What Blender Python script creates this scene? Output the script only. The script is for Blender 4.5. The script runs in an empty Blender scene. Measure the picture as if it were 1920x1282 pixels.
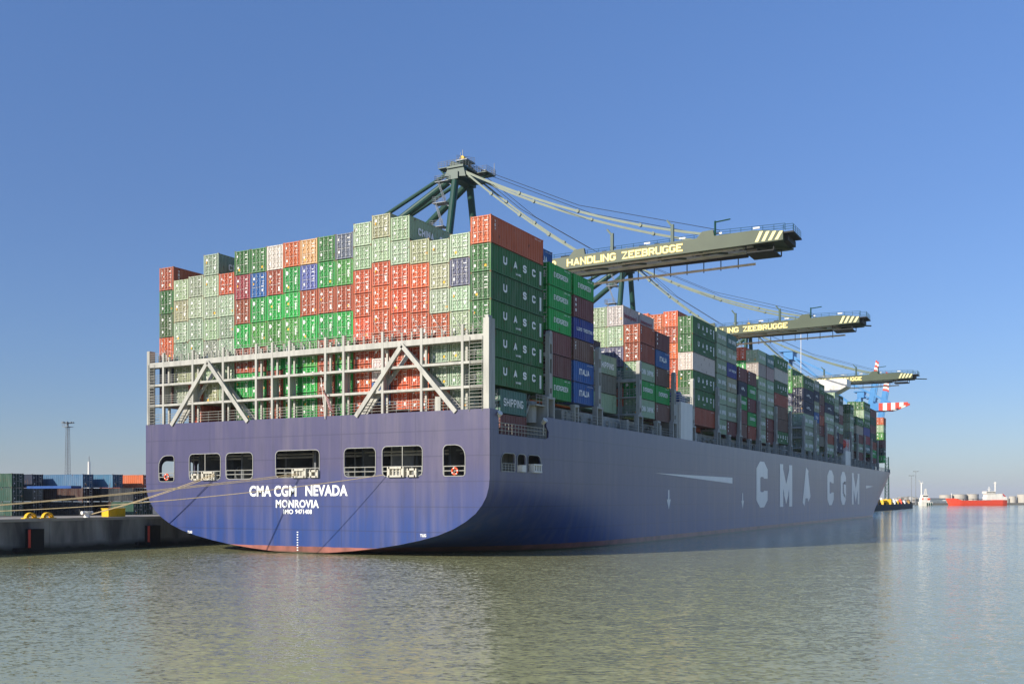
import bpy, bmesh, math, random
from mathutils import Vector, Matrix
random.seed(7)
C = bpy.context.scene.collection
S = bpy.context.scene
R = math.radians
# ------------------------------------------------------------------ camera
F = 1899.357; TH = 0.504; X0 = -0.098; D0 = 103.572; CH = 6.2; YH = 933.07; CX = 922.5
sn, cs = math.sin(TH), math.cos(TH)
def atd(px, d):                        # ground point seen at photo column px, depth d
    a = (px-CX)*d/F-X0; b = d-D0
    return cs*a-sn*b, sn*a+cs*b
def on_x(px, py, x):
    u = (px-CX)/F; y = (u*(D0-sn*x)-(X0+cs*x))/(sn-u*cs); d = D0-sn*x+cs*y
    return y, CH+(YH-py)*d/F
def on_y(px, py, y):
    u = (px-CX)/F; x = (u*(D0+cs*y)-(X0+sn*y))/(cs+u*sn); d = D0-sn*x+cs*y
    return x, CH+(YH-py)*d/F
def zat(py, d): return CH+(YH-py)*d/F
def px_of(x, y): return CX+F*(X0+cs*x+sn*y)/(D0-sn*x+cs*y)
cam = bpy.data.cameras.new('camera'); co = bpy.data.objects.new('camera', cam); C.objects.link(co)
co.location = (*atd(CX, 0), CH); co.rotation_euler = (R(90), 0, TH)
cam.sensor_width = 36; cam.lens = F/1920*36
cam.shift_x = (960-CX)/1920; cam.shift_y = (YH-641)/1920
cam.clip_start = 1; cam.clip_end = 30000
S.camera = co
# ------------------------------------------------------------------ light
W = bpy.data.worlds.new('World'); S.world = W; W.use_nodes = True
nt = W.node_tree; bg = nt.nodes['Background']
sky = nt.nodes.new('ShaderNodeTexSky'); sky.sky_type = 'NISHITA'; sky.sun_disc = False
LX, LY, LZ = 0.5, 1.0, -0.5            # direction the sunlight travels
sky.sun_elevation = math.atan2(-LZ, math.hypot(LX, LY)); sky.sun_rotation = math.atan2(-LX, -LY)
sky.altitude = 0; sky.air_density = 1.0; sky.dust_density = 0.3; sky.ozone_density = 4.0
# haze-dulled sky: the clear-sky model is toned towards the horizon by elevation
wt = nt.nodes.new('ShaderNodeTexCoord'); ws = nt.nodes.new('ShaderNodeSeparateXYZ'); nt.links.new(wt.outputs['Generated'], ws.inputs[0])
wr = nt.nodes.new('ShaderNodeValToRGB'); nt.links.new(ws.outputs[2], wr.inputs[0]); cr = wr.color_ramp
for p_, c_ in ((0.0, (0.53, 0.56, 0.69, 1)), (0.10, (0.55, 0.60, 0.76, 1)), (0.27, (0.67, 0.73, 0.91, 1)), (0.45, (0.81, 0.91, 1.12, 1))):
    e_ = cr.elements[0] if p_ == 0 else cr.elements.new(p_) if p_ < 0.45 else cr.elements[-1]
    e_.position = p_; e_.color = c_
wm = nt.nodes.new('ShaderNodeMix'); wm.data_type = 'RGBA'; wm.blend_type = 'MULTIPLY'; wm.inputs[0].default_value = 1
nt.links.new(sky.outputs[0], wm.inputs[6]); nt.links.new(wr.outputs[0], wm.inputs[7])
nt.links.new(wm.outputs[2], bg.inputs[0]); bg.inputs[1].default_value = 0.127
sl = bpy.data.lights.new('sun', 'SUN'); sl.energy = 5.0; sl.angle = R(0.53); sl.color = (1, 0.92, 0.79)
so = bpy.data.objects.new('sun', sl); C.objects.link(so)
so.rotation_euler = Vector((LX, LY, LZ)).to_track_quat('-Z', 'Y').to_euler()
S.view_settings.view_transform = 'Standard'; S.view_settings.look = 'None'
S.view_settings.exposure = 0.25; S.view_settings.gamma = 1
S.render.engine = 'CYCLES'
# ------------------------------------------------------------------ materials
def lin(h):
    h = h.lstrip('#'); v = [int(h[i:i+2], 16)/255 for i in (0, 2, 4)]
    return tuple(((q+0.055)/1.055)**2.4 if q > 0.04045 else q/12.92 for q in v)+(1,)
class N:
    def __init__(s, name):
        s.m = bpy.data.materials.new(name); s.m.use_nodes = True; s.t = s.m.node_tree
        s.b = s.t.nodes['Principled BSDF']
    def n(s, t, **k):
        q = s.t.nodes.new(t)
        for a, v in k.items():
            if a.startswith('i_'): q.inputs[a[2:].replace('_', ' ')].default_value = v
            else: setattr(q, a, v)
        return q
    def l(s, a, b): s.t.links.new(a, b)
    def mix(s, a, b, f, typ='MIX'):
        q = s.n('ShaderNodeMix', data_type='RGBA', blend_type=typ)
        for sock, v in ((q.inputs[6], a), (q.inputs[7], b), (q.inputs[0], f)):
            if hasattr(v, 'is_output'): s.l(v, sock)
            else: sock.default_value = v
        return q.outputs[2]
    def noise(s, scale, vec=(1, 1, 1), detail=4, off=None, co='Object'):
        tc = s.n('ShaderNodeTexCoord'); mp = s.n('ShaderNodeMapping'); mp.inputs['Scale'].default_value = vec
        s.l(tc.outputs[co], mp.inputs[0])
        if off is not None:
            cb = s.n('ShaderNodeCombineXYZ'); mu = s.n('ShaderNodeMath', operation='MULTIPLY'); mu.inputs[1].default_value = 91
            s.l(off, mu.inputs[0]); s.l(mu.outputs[0], cb.inputs[0]); s.l(mu.outputs[0], cb.inputs[2]); s.l(cb.outputs[0], mp.inputs['Location'])
        q = s.n('ShaderNodeTexNoise'); q.inputs['Scale'].default_value = scale; q.inputs['Detail'].default_value = detail
        s.l(mp.outputs[0], q.inputs['Vector']); return q
    def ramp(s, fac, a, b, va=0.0, vb=1.0):
        q = s.n('ShaderNodeMapRange'); q.inputs[1].default_value = a; q.inputs[2].default_value = b
        q.inputs[3].default_value = va; q.inputs[4].default_value = vb; s.l(fac, q.inputs[0]); return q.outputs[0]
def simple(name, col, rough=0.55, metal=0, var=0.25, scale=0.8, dark=None, streak=False, spec=0.4):
    k = N(name); col = lin(col) if isinstance(col, str) else col
    nz = k.noise(scale, (1, 1, 0.15) if streak else (1, 1, 1), 5)
    d = dark or tuple(c*(1-var*1.6) for c in col[:3])+(1,)
    k.l(k.mix(col, d, k.ramp(nz.outputs[0], 0.42, 0.78)), k.b.inputs['Base Color'])
    k.b.inputs['Roughness'].default_value = rough; k.b.inputs['Metallic'].default_value = metal
    k.b.inputs['Specular IOR Level'].default_value = spec
    return k.m
M = {}
M['ship_grey'] = simple('ship_grey_paint', '#b2b0a6', 0.5, streak=True, scale=1.5)
M['deck_grey'] = simple('deck_grey_paint', '#adada6', 0.55, streak=True, scale=1.2)
M['white'] = simple('white_paint', '#ece7dc', 0.45, var=0.12, streak=True)
M['letter'] = simple('lettering_white', '#fbfbf6', 0.5, var=0.03, scale=3)
M['side_letter'] = simple('hull_lettering_white', '#fffaf0', 0.25, var=0.04, streak=True, scale=0.6)
M['dark'] = simple('dark_steel', '#2a2d2e', 0.7)
M['black'] = simple('black_rubber', '#141414', 0.8)
M['interior'] = simple('mooring_deck_paint', '#74787a', 0.7)
M['fairlead'] = simple('fairlead_paint', '#c8c2b2', 0.5, var=0.2, scale=3)
M['crane_green'] = simple('crane_green_paint', '#174338', 0.45, var=0.15, scale=0.4)
M['boom_green'] = simple('boom_grey_green_paint', '#44513c', 0.5, var=0.12, scale=0.4)
M['stay'] = simple('stay_grey_green', '#6a7766', 0.5, var=0.12)
M['crane_yellow'] = simple('crane_lettering_cream', '#f6e9a6', 0.5, var=0.04)
M['crane_outline'] = simple('crane_lettering_yellow', '#e5c23a', 0.5, var=0.04)
M['walkway'] = simple('trolley_rail_paint', '#ccd0c4', 0.5, var=0.2)
M['festoon'] = simple('festoon_cable_cover', '#f6e6d0', 0.6)
M['blue_crane'] = simple('blue_crane_paint', '#3f86c0', 0.5, var=0.1)
M['red'] = simple('signal_red', '#d2402c', 0.5, var=0.1)
M['orange'] = simple('life_ring_orange', '#f0562a', 0.5, var=0.05)
M['yellow'] = simple('yellow_paint', '#e8b80c', 0.5, var=0.12, scale=2)
M['rope'] = simple('mooring_rope', '#c9b48c', 0.9, var=0.2, scale=6)
M['tanker_red'] = simple('tanker_red_paint', '#e24a2c', 0.5, var=0.1)
M['hazy_white'] = simple('storage_tank_white', '#bdb6a8', 0.6, var=0.08, scale=0.1)
M['shed'] = simple('shed_cladding', '#7d878c', 0.7)
M['scrap'] = simple('ochre_cargo', '#b08a4a', 0.8, var=0.4, scale=0.3)
M['blue'] = simple('dark_blue_paint', '#1e4f93', 0.5)
M['decal'] = simple('white_decal', '#f0eee6', 0.6, var=0.03)
M['decal_y'] = simple('yellow_decal', '#f0b020', 0.6, var=0.03)
M['red_letter'] = simple('red_lettering', '#a03a40', 0.6, var=0.05)
M['ground'] = simple('yard_asphalt', '#6a6862', 0.9, scale=0.05)
M['coping'] = simple('coping_concrete', '#a39c90', 0.9, scale=0.4)
M['lattice'] = simple('galvanised_lattice', '#8d9296', 0.5)
def paint():
    k = N('container_paint'); oi = k.n('ShaderNodeObjectInfo'); rnd = oi.outputs['Random']
    n1 = k.noise(0.9, (1, 1, 0.35), 5, rnd); n2 = k.noise(3.2, (1, 1, 0.4), 6, rnd)
    base = k.mix(oi.outputs['Color'], (0.5, 0.48, 0.42, 1), k.ramp(n1.outputs[0], 0.45, 0.85, 0, 0.16))
    base = k.mix(base, (0.035, 0.025, 0.02, 1), k.ramp(n1.outputs[0], 0.42, 0.2, 0, 0.35))
    base = k.mix(base, (0.13, 0.05, 0.02, 1), k.ramp(n2.outputs[0], 0.61, 0.72, 0, 0.85))
    k.l(base, k.b.inputs['Base Color']); k.b.inputs['Roughness'].default_value = 0.55
    k.b.inputs['Specular IOR Level'].default_value = 0.3
    return k.m
M['paint'] = paint()
def rodm():
    k = N('locking_rod_paint'); oi = k.n('ShaderNodeObjectInfo')
    k.l(k.mix(oi.outputs['Color'], (0.75, 0.72, 0.64, 1), 0.45), k.b.inputs['Base Color']); k.b.inputs['Roughness'].default_value = 0.5
    return k.m
M['rod'] = rodm()
def cast():
    k = N('corner_casting_rust'); oi = k.n('ShaderNodeObjectInfo')
    n2 = k.noise(3, detail=3, off=oi.outputs['Random'])
    b = k.mix(oi.outputs['Color'], (0.16, 0.075, 0.03, 1), k.ramp(n2.outputs[0], 0.35, 0.6, 0.2, 0.9))
    k.l(b, k.b.inputs['Base Color']); k.b.inputs['Roughness'].default_value = 0.7
    return k.m
M['cast'] = cast()
def attrpaint():
    k = N('stacked_container_paint'); a = k.n('ShaderNodeAttribute'); a.attribute_name = 'Col'
    n1 = k.noise(0.7, (1, 1, 0.3), 5)
    k.l(k.mix(a.outputs['Color'], (0.1, 0.06, 0.04, 1), k.ramp(n1.outputs[0], 0.5, 0.8, 0, 0.5)), k.b.inputs['Base Color'])
    k.b.inputs['Roughness'].default_value = 0.6
    return k.m
M['attr'] = attrpaint()
def hullm(name, up, low):
    k = N(name); g = k.n('ShaderNodeNewGeometry'); sp = k.n('ShaderNodeSeparateXYZ'); k.l(g.outputs['Position'], sp.inputs[0])
    big = k.noise(0.06, (1, 1, 1.5), 4); st = k.noise(0.8, (1, 1, 0.05), 6); fine = k.noise(2.5, (1, 1, 0.12), 5)
    ad = k.n('ShaderNodeMath', operation='MULTIPLY_ADD'); ad.inputs[1].default_value = 6
    k.l(big.outputs[0], ad.inputs[0]); k.l(sp.outputs[2], ad.inputs[2])
    col = k.mix(lin(low), lin(up), k.ramp(ad.outputs[0], 5.5, 13))
    col = k.mix(col, (0.22, 0.18, 0.20, 1), k.ramp(st.outputs[0], 0.45, 0.75, 0, 0.35))
    col = k.mix(col, (0.05, 0.05, 0.09, 1), k.ramp(fine.outputs[0], 0.5, 0.78, 0, 0.45))
    # weld seams: plates 8 m x 2.6 m
    def seam(sock, period, w):
        mo = k.n('ShaderNodeMath', operation='PINGPONG'); mo.inputs[1].default_value = period/2
        k.l(sock, mo.inputs[0]); return k.ramp(mo.outputs[0], w, 0)
    ca = k.n('ShaderNodeMath', operation='ADD'); k.l(sp.outputs[0], ca.inputs[0]); k.l(sp.outputs[1], ca.inputs[1])
    mx = k.n('ShaderNodeMath', operation='MAXIMUM'); k.l(seam(sp.outputs[2], 2.63, 0.09), mx.inputs[0]); k.l(seam(ca.outputs[0], 9.7, 0.08), mx.inputs[1])
    cl = k.n('ShaderNodeClamp'); k.l(mx.outputs[0], cl.inputs[0])
    m2 = k.n('ShaderNodeMath', operation='MULTIPLY'); m2.inputs[1].default_value = 0.5; k.l(cl.outputs[0], m2.inputs[0])
    col = k.mix(col, (0.03, 0.03, 0.06, 1), m2.outputs[0])
    bn = k.noise(1.1, (1, 1, 2), 5)
    b2 = k.n('ShaderNodeMath', operation='MULTIPLY_ADD'); b2.inputs[1].default_value = 0.12; k.l(bn.outputs[0], b2.inputs[0]); k.l(sp.outputs[2], b2.inputs[2])
    rn = k.noise(0.5, (1, 1, 0.4), 6)
    red = k.mix((0.36, 0.13, 0.10, 1), (0.15, 0.06, 0.045, 1), k.ramp(rn.outputs[0], 0.4, 0.7))
    red = k.mix(red, (0.05, 0.055, 0.03, 1), k.ramp(b2.outputs[0], 0.32, 0.12))
    st2 = k.n('ShaderNodeMath', operation='LESS_THAN'); st2.inputs[1].default_value = 0.84; k.l(b2.outputs[0], st2.inputs[0])
    col = k.mix(col, red, st2.outputs[0])
    k.l(col, k.b.inputs['Base Color']); k.b.inputs['Roughness'].default_value = 0.3; k.b.inputs['Specular IOR Level'].default_value = 0.5
    rz = k.noise(0.55, (1, 1, 0.04), 5); pz = k.noise(0.12, (1, 1, 1), 3)
    rr = k.n('ShaderNodeMath', operation='MULTIPLY'); k.l(k.ramp(rz.outputs[0], 0.6, 0.72), rr.inputs[0]); k.l(k.ramp(pz.outputs[0], 0.5, 0.62), rr.inputs[1])
    r3 = k.n('ShaderNodeMath', operation='MULTIPLY'); r3.inputs[1].default_value = 0.5; k.l(rr.outputs[0], r3.inputs[0])
    col = k.mix(col, (0.17, 0.09, 0.05, 1), r3.outputs[0])
    sz = k.noise(0.9, (0.35, 0.35, 2.2), 6); sq = k.ramp(sp.outputs[2], 5.5, 2.0, 0, 1); sf = k.n('ShaderNodeMath', operation='MULTIPLY'); k.l(k.ramp(sz.outputs[0], 0.6, 0.68, 0, 0.6), sf.inputs[0]); k.l(sq, sf.inputs[1])
    col = k.mix(col, (0.05, 0.045, 0.05, 1), sf.outputs[0])
    bm = k.n('ShaderNodeBump'); bm.inputs['Strength'].default_value = 0.06; bm.inputs['Distance'].default_value = 0.3
    k.l(k.noise(0.35, (1, 1, 1), 2).outputs[0], bm.inputs['Height']); k.l(bm.outputs[0], k.b.inputs['Normal'])
    return k.m
M['hull'] = hullm('hull_paint', '#4c4868', '#284280')
def waterm():
    k = N('harbour_water')
    g = k.n('ShaderNodeNewGeometry')
    acc = None
    for sc, amp, st in ((0.7, 0.06, (0.6, 1.2, 1)), (2.2, 0.11, (0.6, 1.3, 1)), (5.2, 0.30, (0.7, 1.4, 1))):
        m0 = k.n('ShaderNodeMapping'); m0.inputs['Rotation'].default_value = (0, 0, -0.45); k.l(g.outputs['Position'], m0.inputs[0])
        mp = k.n('ShaderNodeMapping'); mp.inputs['Scale'].default_value = st; k.l(m0.outputs[0], mp.inputs[0])
        q = k.n('ShaderNodeTexNoise'); q.inputs['Scale'].default_value = sc; q.inputs['Detail'].default_value = 2
        k.l(mp.outputs[0], q.inputs['Vector'])
        sub = k.n('ShaderNodeVectorMath', operation='SUBTRACT'); sub.inputs[1].default_value = (0.5, 0.5, 0.5); k.l(q.outputs['Color'], sub.inputs[0])
        mu = k.n('ShaderNodeVectorMath', operation='MULTIPLY'); mu.inputs[1].default_value = (amp*2, amp*2, 0); k.l(sub.outputs[0], mu.inputs[0])
        if acc is None: acc = mu.outputs[0]
        else:
            ad = k.n('ShaderNodeVectorMath', operation='ADD'); k.l(acc, ad.inputs[0]); k.l(mu.outputs[0], ad.inputs[1]); acc = ad.outputs[0]
    # calmer and rougher patches
    pt = k.n('ShaderNodeTexNoise'); pt.inputs['Scale'].default_value = 0.03; pt.inputs['Detail'].default_value = 3; k.l(g.outputs['Position'], pt.inputs['Vector'])
    pm = k.ramp(pt.outputs[0], 0.35, 0.65, 0.65, 1.2)
    sc = k.n('ShaderNodeVectorMath', operation='SCALE'); k.l(acc, sc.inputs[0]); k.l(pm, sc.inputs['Scale'])
    ad = k.n('ShaderNodeVectorMath', operation='ADD'); k.l(sc.outputs[0], ad.inputs[0]); ad.inputs[1].default_value = (0, 0, 1)
    no = k.n('ShaderNodeVectorMath', operation='NORMALIZE'); k.l(ad.outputs[0], no.inputs[0])
    k.l(no.outputs[0], k.b.inputs['Normal'])
    k.l(k.mix((0.38, 0.375, 0.18, 1), (0.34, 0.35, 0.185, 1), pt.outputs[0]), k.b.inputs['Base Color'])
    k.b.inputs['Roughness'].default_value = 0.07; k.b.inputs['IOR'].default_value = 1.33; k.b.inputs['Specular IOR Level'].default_value = 0.5
    return k.m
M['water'] = waterm()
def quaym():
    k = N('quay_wall_concrete'); a = k.noise(0.5, (1, 1, 0.25), 6); b = k.noise(0.12, (1, 1, 0.6), 4)
    col = k.mix((0.33, 0.31, 0.265, 1), (0.08, 0.075, 0.065, 1), k.ramp(a.outputs[0], 0.35, 0.65))
    col = k.mix(col, (0.33, 0.31, 0.27, 1), k.ramp(b.outputs[0], 0.55, 0.7, 0, 0.5))
    g = k.n('ShaderNodeNewGeometry'); sp = k.n('ShaderNodeSeparateXYZ'); k.l(g.outputs['Position'], sp.inputs[0])
    ad = k.n('ShaderNodeMath', operation='MULTIPLY_ADD'); ad.inputs[1].default_value = 1.2; k.l(a.outputs[0], ad.inputs[0]); k.l(sp.outputs[2], ad.inputs[2])
    col = k.mix(col, (0.02, 0.022, 0.014, 1), k.ramp(ad.outputs[0], 1.7, 1.0))
    k.l(col, k.b.inputs['Base Color']); k.b.inputs['Roughness'].default_value = 0.85
    return k.m
M['quay'] = quaym()
# ------------------------------------------------------------------ mesh helpers
WL = {}
def tag(o, label=None, cat=None, group=None, kind=None):
    if label: o['label'] = label
    if cat: o['category'] = cat
    if group: o['group'] = group
    if kind: o['kind'] = kind
    return o
def empty(name, loc, rz=0):
    o = bpy.data.objects.new(name, None); C.objects.link(o); o.location = loc; o.rotation_euler = (0, 0, rz)
    o.empty_display_size = 0.5
    WL[o] = Matrix.Translation(loc) @ Matrix.Rotation(rz, 4, 'Z'); return o
class MB:
    def __init__(s): s.v = []; s.f = []; s.m = []; s.k = 0
    def mat(s, i): s.k = i; return s
    def add(s, vs, fs):
        b = len(s.v); s.v += [tuple(v) for v in vs]; s.f += [tuple(i+b for i in f) for f in fs]; s.m += [s.k]*len(fs); return s
    def box(s, x0, x1, y0, y1, z0, z1):
        return s.add([(x, y, z) for z in (z0, z1) for y in (y0, y1) for x in (x0, x1)],
                     [(0, 2, 3, 1), (4, 5, 7, 6), (0, 1, 5, 4), (2, 6, 7, 3), (0, 4, 6, 2), (1, 3, 7, 5)])
    def hexa(s, p):  # 8 points bottom loop 4, top loop 4
        return s.add(p, [(3, 2, 1, 0), (4, 5, 6, 7), (0, 1, 5, 4), (1, 2, 6, 5), (2, 3, 7, 6), (3, 0, 4, 7)])
    def bar(s, p, q, w, h=None, up=(0, 0, 1)):
        h = h or w; p = Vector(p); q = Vector(q); d = (q-p).normalized(); u = Vector(up)
        if abs(d.dot(u)) > 0.98: u = Vector((0, 1, 0))
        a = d.cross(u).normalized()*w/2; b = a.normalized().cross(d).normalized()*h/2
        return s.hexa([p-a-b, p+a-b, p+a+b, p-a+b, q-a-b, q+a-b, q+a+b, q-a+b])
    def tube(s, p, q, r, n=8, r2=None, cap=True):
        p = Vector(p); q = Vector(q); d = (q-p).normalized(); u = Vector((0, 0, 1)) if abs(d.z) < 0.95 else Vector((1, 0, 0))
        a = d.cross(u).normalized(); b = d.cross(a); r2 = r if r2 is None else r2; vs = []
        for k in range(n):
            t = 2*math.pi*k/n; w = a*math.cos(t)+b*math.sin(t); vs += [p+w*r, q+w*r2]
        fs = [(2*k, 2*k+1, (2*k+3) % (2*n), (2*k+2) % (2*n)) for k in range(n)]
        if cap: fs += [tuple(2*k for k in range(n)), tuple(2*k+1 for k in range(n))][::1]
        return s.add(vs, fs)
    def poly(s, pts, r, n=6):
        for a, b in zip(pts, pts[1:]): s.tube(a, b, r, n)
        return s
    def prism(s, pts, f0, f1):     # pts 2D; f0,f1 map 2D->3D for both caps
        n = len(pts); vs = [f0(*p) for p in pts]+[f1(*p) for p in pts]
        return s.add(vs, [tuple(range(n)), tuple(range(2*n-1, n-1, -1))]+[(i, (i+1) % n, n+(i+1) % n, n+i) for i in range(n)])
    def rail(s, p, q, h=1.05, step=1.5, r=0.03, n=3):
        p = Vector(p); q = Vector(q); L = (q-p).length; k = max(1, round(L/step))
        for i in range(k+1): a = p.lerp(q, i/k); s.tube(a, a+Vector((0, 0, h)), r, 4, cap=False)
        for j in range(n): z = Vector((0, 0, h*(j+1)/n)); s.tube(p+z, q+z, r, 4, cap=False)
        return s
    def ladder(s, p, q, w=0.45, r=0.03, ax=(1, 0, 0)):
        p = Vector(p); q = Vector(q); a = Vector(ax)*w/2; s.tube(p-a, q-a, r, 4); s.tube(p+a, q+a, r, 4)
        k = int((q-p).length/0.35)
        for i in range(1, k): m = p.lerp(q, i/k); s.tube(m-a, m+a, r*0.8, 4, cap=False)
        return s
    def lattice(s, p, q, w0, w1, bays, r=0.06, rb=0.04):
        p = Vector(p); q = Vector(q); L = []
        for i in range(bays+1):
            t = i/bays; c = p.lerp(q, t); w = (w0*(1-t)+w1*t)/2
            L.append([c+Vector((a*w, b*w, 0)) for a, b in ((-1, -1), (1, -1), (1, 1), (-1, 1))])
        for i in range(bays):
            for j in range(4):
                s.tube(L[i][j], L[i+1][j], r, 4, cap=False); s.tube(L[i][j], L[i][(j+1) % 4], rb, 4, cap=False)
                s.tube(L[i][j], L[i+1][(j+1) % 4], rb, 4, cap=False)
        return s
    def mesh(s, name, mats, smooth=False):
        me = bpy.data.meshes.new(name); me.from_pydata(s.v, [], s.f)
        for m in (mats if isinstance(mats, (list, tuple)) else [mats]): me.materials.append(M[m] if isinstance(m, str) else m)
        if len(set(s.m)) > 1 or (s.m and s.m[0]): me.polygons.foreach_set('material_index', s.m)
        if smooth: me.polygons.foreach_set('use_smooth', [True]*len(s.f))
        me.validate(); me.update(); return me
    def build(s, name, mats, parent=None, smooth=False, local=False):
        return put(name, s.mesh(name, mats, smooth), parent, local)
def put(name, me, parent=None, local=False):
    o = bpy.data.objects.new(name, me); C.objects.link(o)
    if parent is not None:
        o.parent = parent
        if not local: o.matrix_parent_inverse = WL.get(parent, Matrix()).inverted()
    return o
_tc = {}
def text2d(txt, bold=0.02, space=1.0):
    key = (txt, bold, space)
    if key in _tc: return _tc[key]
    cu = bpy.data.curves.new('t', 'FONT'); cu.body = txt; cu.size = 1; cu.offset = bold; cu.space_character = space
    cu.fill_mode = 'FRONT'; cu.resolution_u = 3; cu.fill_mode = 'FRONT'
    o = bpy.data.objects.new('t', cu); C.objects.link(o)
    dg = bpy.context.evaluated_depsgraph_get(); dg.update(); me = bpy.data.meshes.new_from_object(o.evaluated_get(dg))
    vs = [(v.co.x, v.co.y) for v in me.vertices]; fs = [tuple(p.vertices) for p in me.polygons]
    bpy.data.objects.remove(o); bpy.data.curves.remove(cu); bpy.data.meshes.remove(me)
    x0 = min(v[0] for v in vs); x1 = max(v[0] for v in vs); y0 = min(v[1] for v in vs); y1 = max(v[1] for v in vs)
    vs = [((a-x0)/(x1-x0), (b-y0)/(y1-y0)) for a, b in vs]
    _tc[key] = (vs, fs, (x1-x0)/(y1-y0)); return _tc[key]
def add_text(mb, txt, f, bold=0.02, space=1.0):     # f maps unit (u,v) to 3D
    vs, fs, _ = text2d(txt, bold, space); mb.add([f(u, v) for u, v in vs], fs)
CC = [(1, .7), (1, .86), (.72, 1), (.28, 1), (0, .86), (0, .14), (.28, 0), (.72, 0), (1, .14), (1, .3)]
GL = {'2': [[(0, .8), (.3, 1), (.8, 1), (1, .8), (1, .6), (0, .1), (0, 0), (1, 0)]], 'C': [CC], 'G': [[(1, .8)]+CC[1:-1]+[(1, .42), (.62, .42)]], 'M': [[(0, 0), (0, 1)], [(1, 0), (1, 1)], [(0.04, .98), (.5, .2)], [(.96, .98), (.5, .2)]],
 'A': [[(0, 0), (.5, 1)], [(1, 0), (.5, 1)], [(.24, .3), (.76, .3)]], 'N': [[(0, 0), (0, 1)], [(1, 0), (1, 1)], [(0, 1), (1, 0)]],
 'E': [[(1, 1), (0, 1), (0, 0), (1, 0)], [(.2, .52), (.8, .52)]], 'V': [[(0, 1), (.5, 0)], [(1, 1), (.5, 0)]], 'D': [[(0, 1), (.7, 1), (1, .8), (1, .2), (.7, 0), (0, 0)], [(0, .05), (0, .95)]],
 'O': [[(.3, 1), (.7, 1), (1, .8), (1, .2), (.7, 0), (.3, 0), (0, .2), (0, .8), (.3, 1)]], 'R': [[(0, 0), (0, 1), (.75, 1), (1, .85), (1, .6), (.75, .46), (.2, .46)], [(.55, .44), (1, 0)]],
 'I': [[(0, 0), (0, 1)]], 'U': [[(0, 1), (0, .16), (.25, 0), (.75, 0), (1, .16), (1, 1)]], 'S': [[(1, .74), (1, .86), (.75, 1), (.25, 1), (0, .86), (0, .64), (.25, .52), (.75, .5), (1, .36), (1, .14), (.75, 0), (.25, 0), (0, .14), (0, .26)]],
 'H': [[(0, 0), (0, 1)], [(1, 0), (1, 1)], [(.15, .5), (.85, .5)]], 'P': [[(0, 0), (0, 1), (.75, 1), (1, .85), (1, .6), (.75, .44), (.2, .44)]], 'L': [[(0, 1), (0, 0), (1, 0)]],
 'T': [[(0, 1), (1, 1)], [(.5, 0), (.5, .9)]], 'Z': [[(0, 1), (1, 1), (0, 0), (1, 0)]], 'B': [[(0, 0), (0, 1), (.75, 1), (.95, .86), (.95, .64), (.8, .52), (.2, .52)], [(.8, .5), (1, .38), (1, .14), (.75, 0), (.12, 0)]],
 'Y': [[(0, 1), (.5, .5), (.5, 0)], [(1, 1), (.5, .5)]], 'X': [[(0, 0), (1, 1)], [(0, 1), (1, 0)]], '4': [[(.75, 0), (.75, 1), (0, .3), (1, .3)]], '7': [[(0, 1), (1, 1), (.4, 0)]], '1': [[(.5, 0), (.5, 1)]],
 '9': [[(1, .5), (.2, .46), (0, .62), (0, .86), (.25, 1), (.75, 1), (1, .86), (1, .14), (.75, 0), (0, 0)]], '0': [[(.3, 1), (.7, 1), (1, .8), (1, .2), (.7, 0), (.3, 0), (0, .2), (0, .8), (.3, 1)]],
 '8': [[(.3, .53), (.7, .53), (1, .68), (1, .86), (.7, 1), (.3, 1), (0, .86), (0, .68), (.3, .53)], [(.3, .48), (.7, .48), (1, .34), (1, .14), (.7, 0), (.3, 0), (0, .14), (0, .34), (.3, .48)]]}
def sletters(mb, txt, w, h, t, f, gap=0.22, grow=0):
    """block lettering: strokes t wide (metres) filling w x h metres; f maps (u metres, v metres, depth) to 3D"""
    cw = [0.0 if c == 'I' else 0.55 if c == ' ' else 1.25 if c == 'M' else 1.0 for c in txt]
    n = len(txt); tot = sum(cw); k = (w-t*n-0)/(tot+gap*(n-1)) if n > 1 else (w-t)/max(tot, .01); x = 0
    for c, q_ in zip(txt, cw):
        if c != ' ':
            for si, st in enumerate(GL[c]):
                pts = [Vector((x+t/2+p[0]*q_*k, t/2+p[1]*(h-t))) for p in st]; closed = (pts[0]-pts[-1]).length < 1e-6
                T = t+2*grow; m = len(pts); L = []
                if not closed:
                    d0 = (pts[1]-pts[0]).normalized(); d1 = (pts[-1]-pts[-2]).normalized()
                    ex = T/2 if not (c in 'AEHRBP' and si == 1 or c == 'A' and si == 2) else 0
                    if c in 'CGS': ex = 0
                    pts[0] = pts[0]-d0*ex; pts[-1] = pts[-1]+d1*ex
                for i in range(m):
                    a = (pts[i]-pts[i-1]).normalized() if i else ((pts[0]-pts[-2]).normalized() if closed else None)
                    b = (pts[i+1]-pts[i]).normalized() if i < m-1 else ((pts[1]-pts[0]).normalized() if closed else None)
                    a = a or b; b = b or a; na = Vector((-a.y, a.x)); nb = Vector((-b.y, b.x)); v = na+nb
                    if v.length < 0.2: v = na
                    v = v.normalized(); v = v*(T/2/max(0.62, v.dot(na))); L += [pts[i]+v, pts[i]-v]
                for i in range(m): 
                    for j in (2*i, 2*i+1):
                        L[j].y = min(h+grow, max(-grow, L[j].y)); L[j].x = min(x+t+q_*k+grow, max(x-grow, L[j].x))
                mb.add([f(v.x, v.y, 0.003*si) for v in L], [(2*i, 2*i+1, 2*i+3, 2*i+2) for i in range(m-1)])
        x += q_*k+gap*k+t
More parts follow.
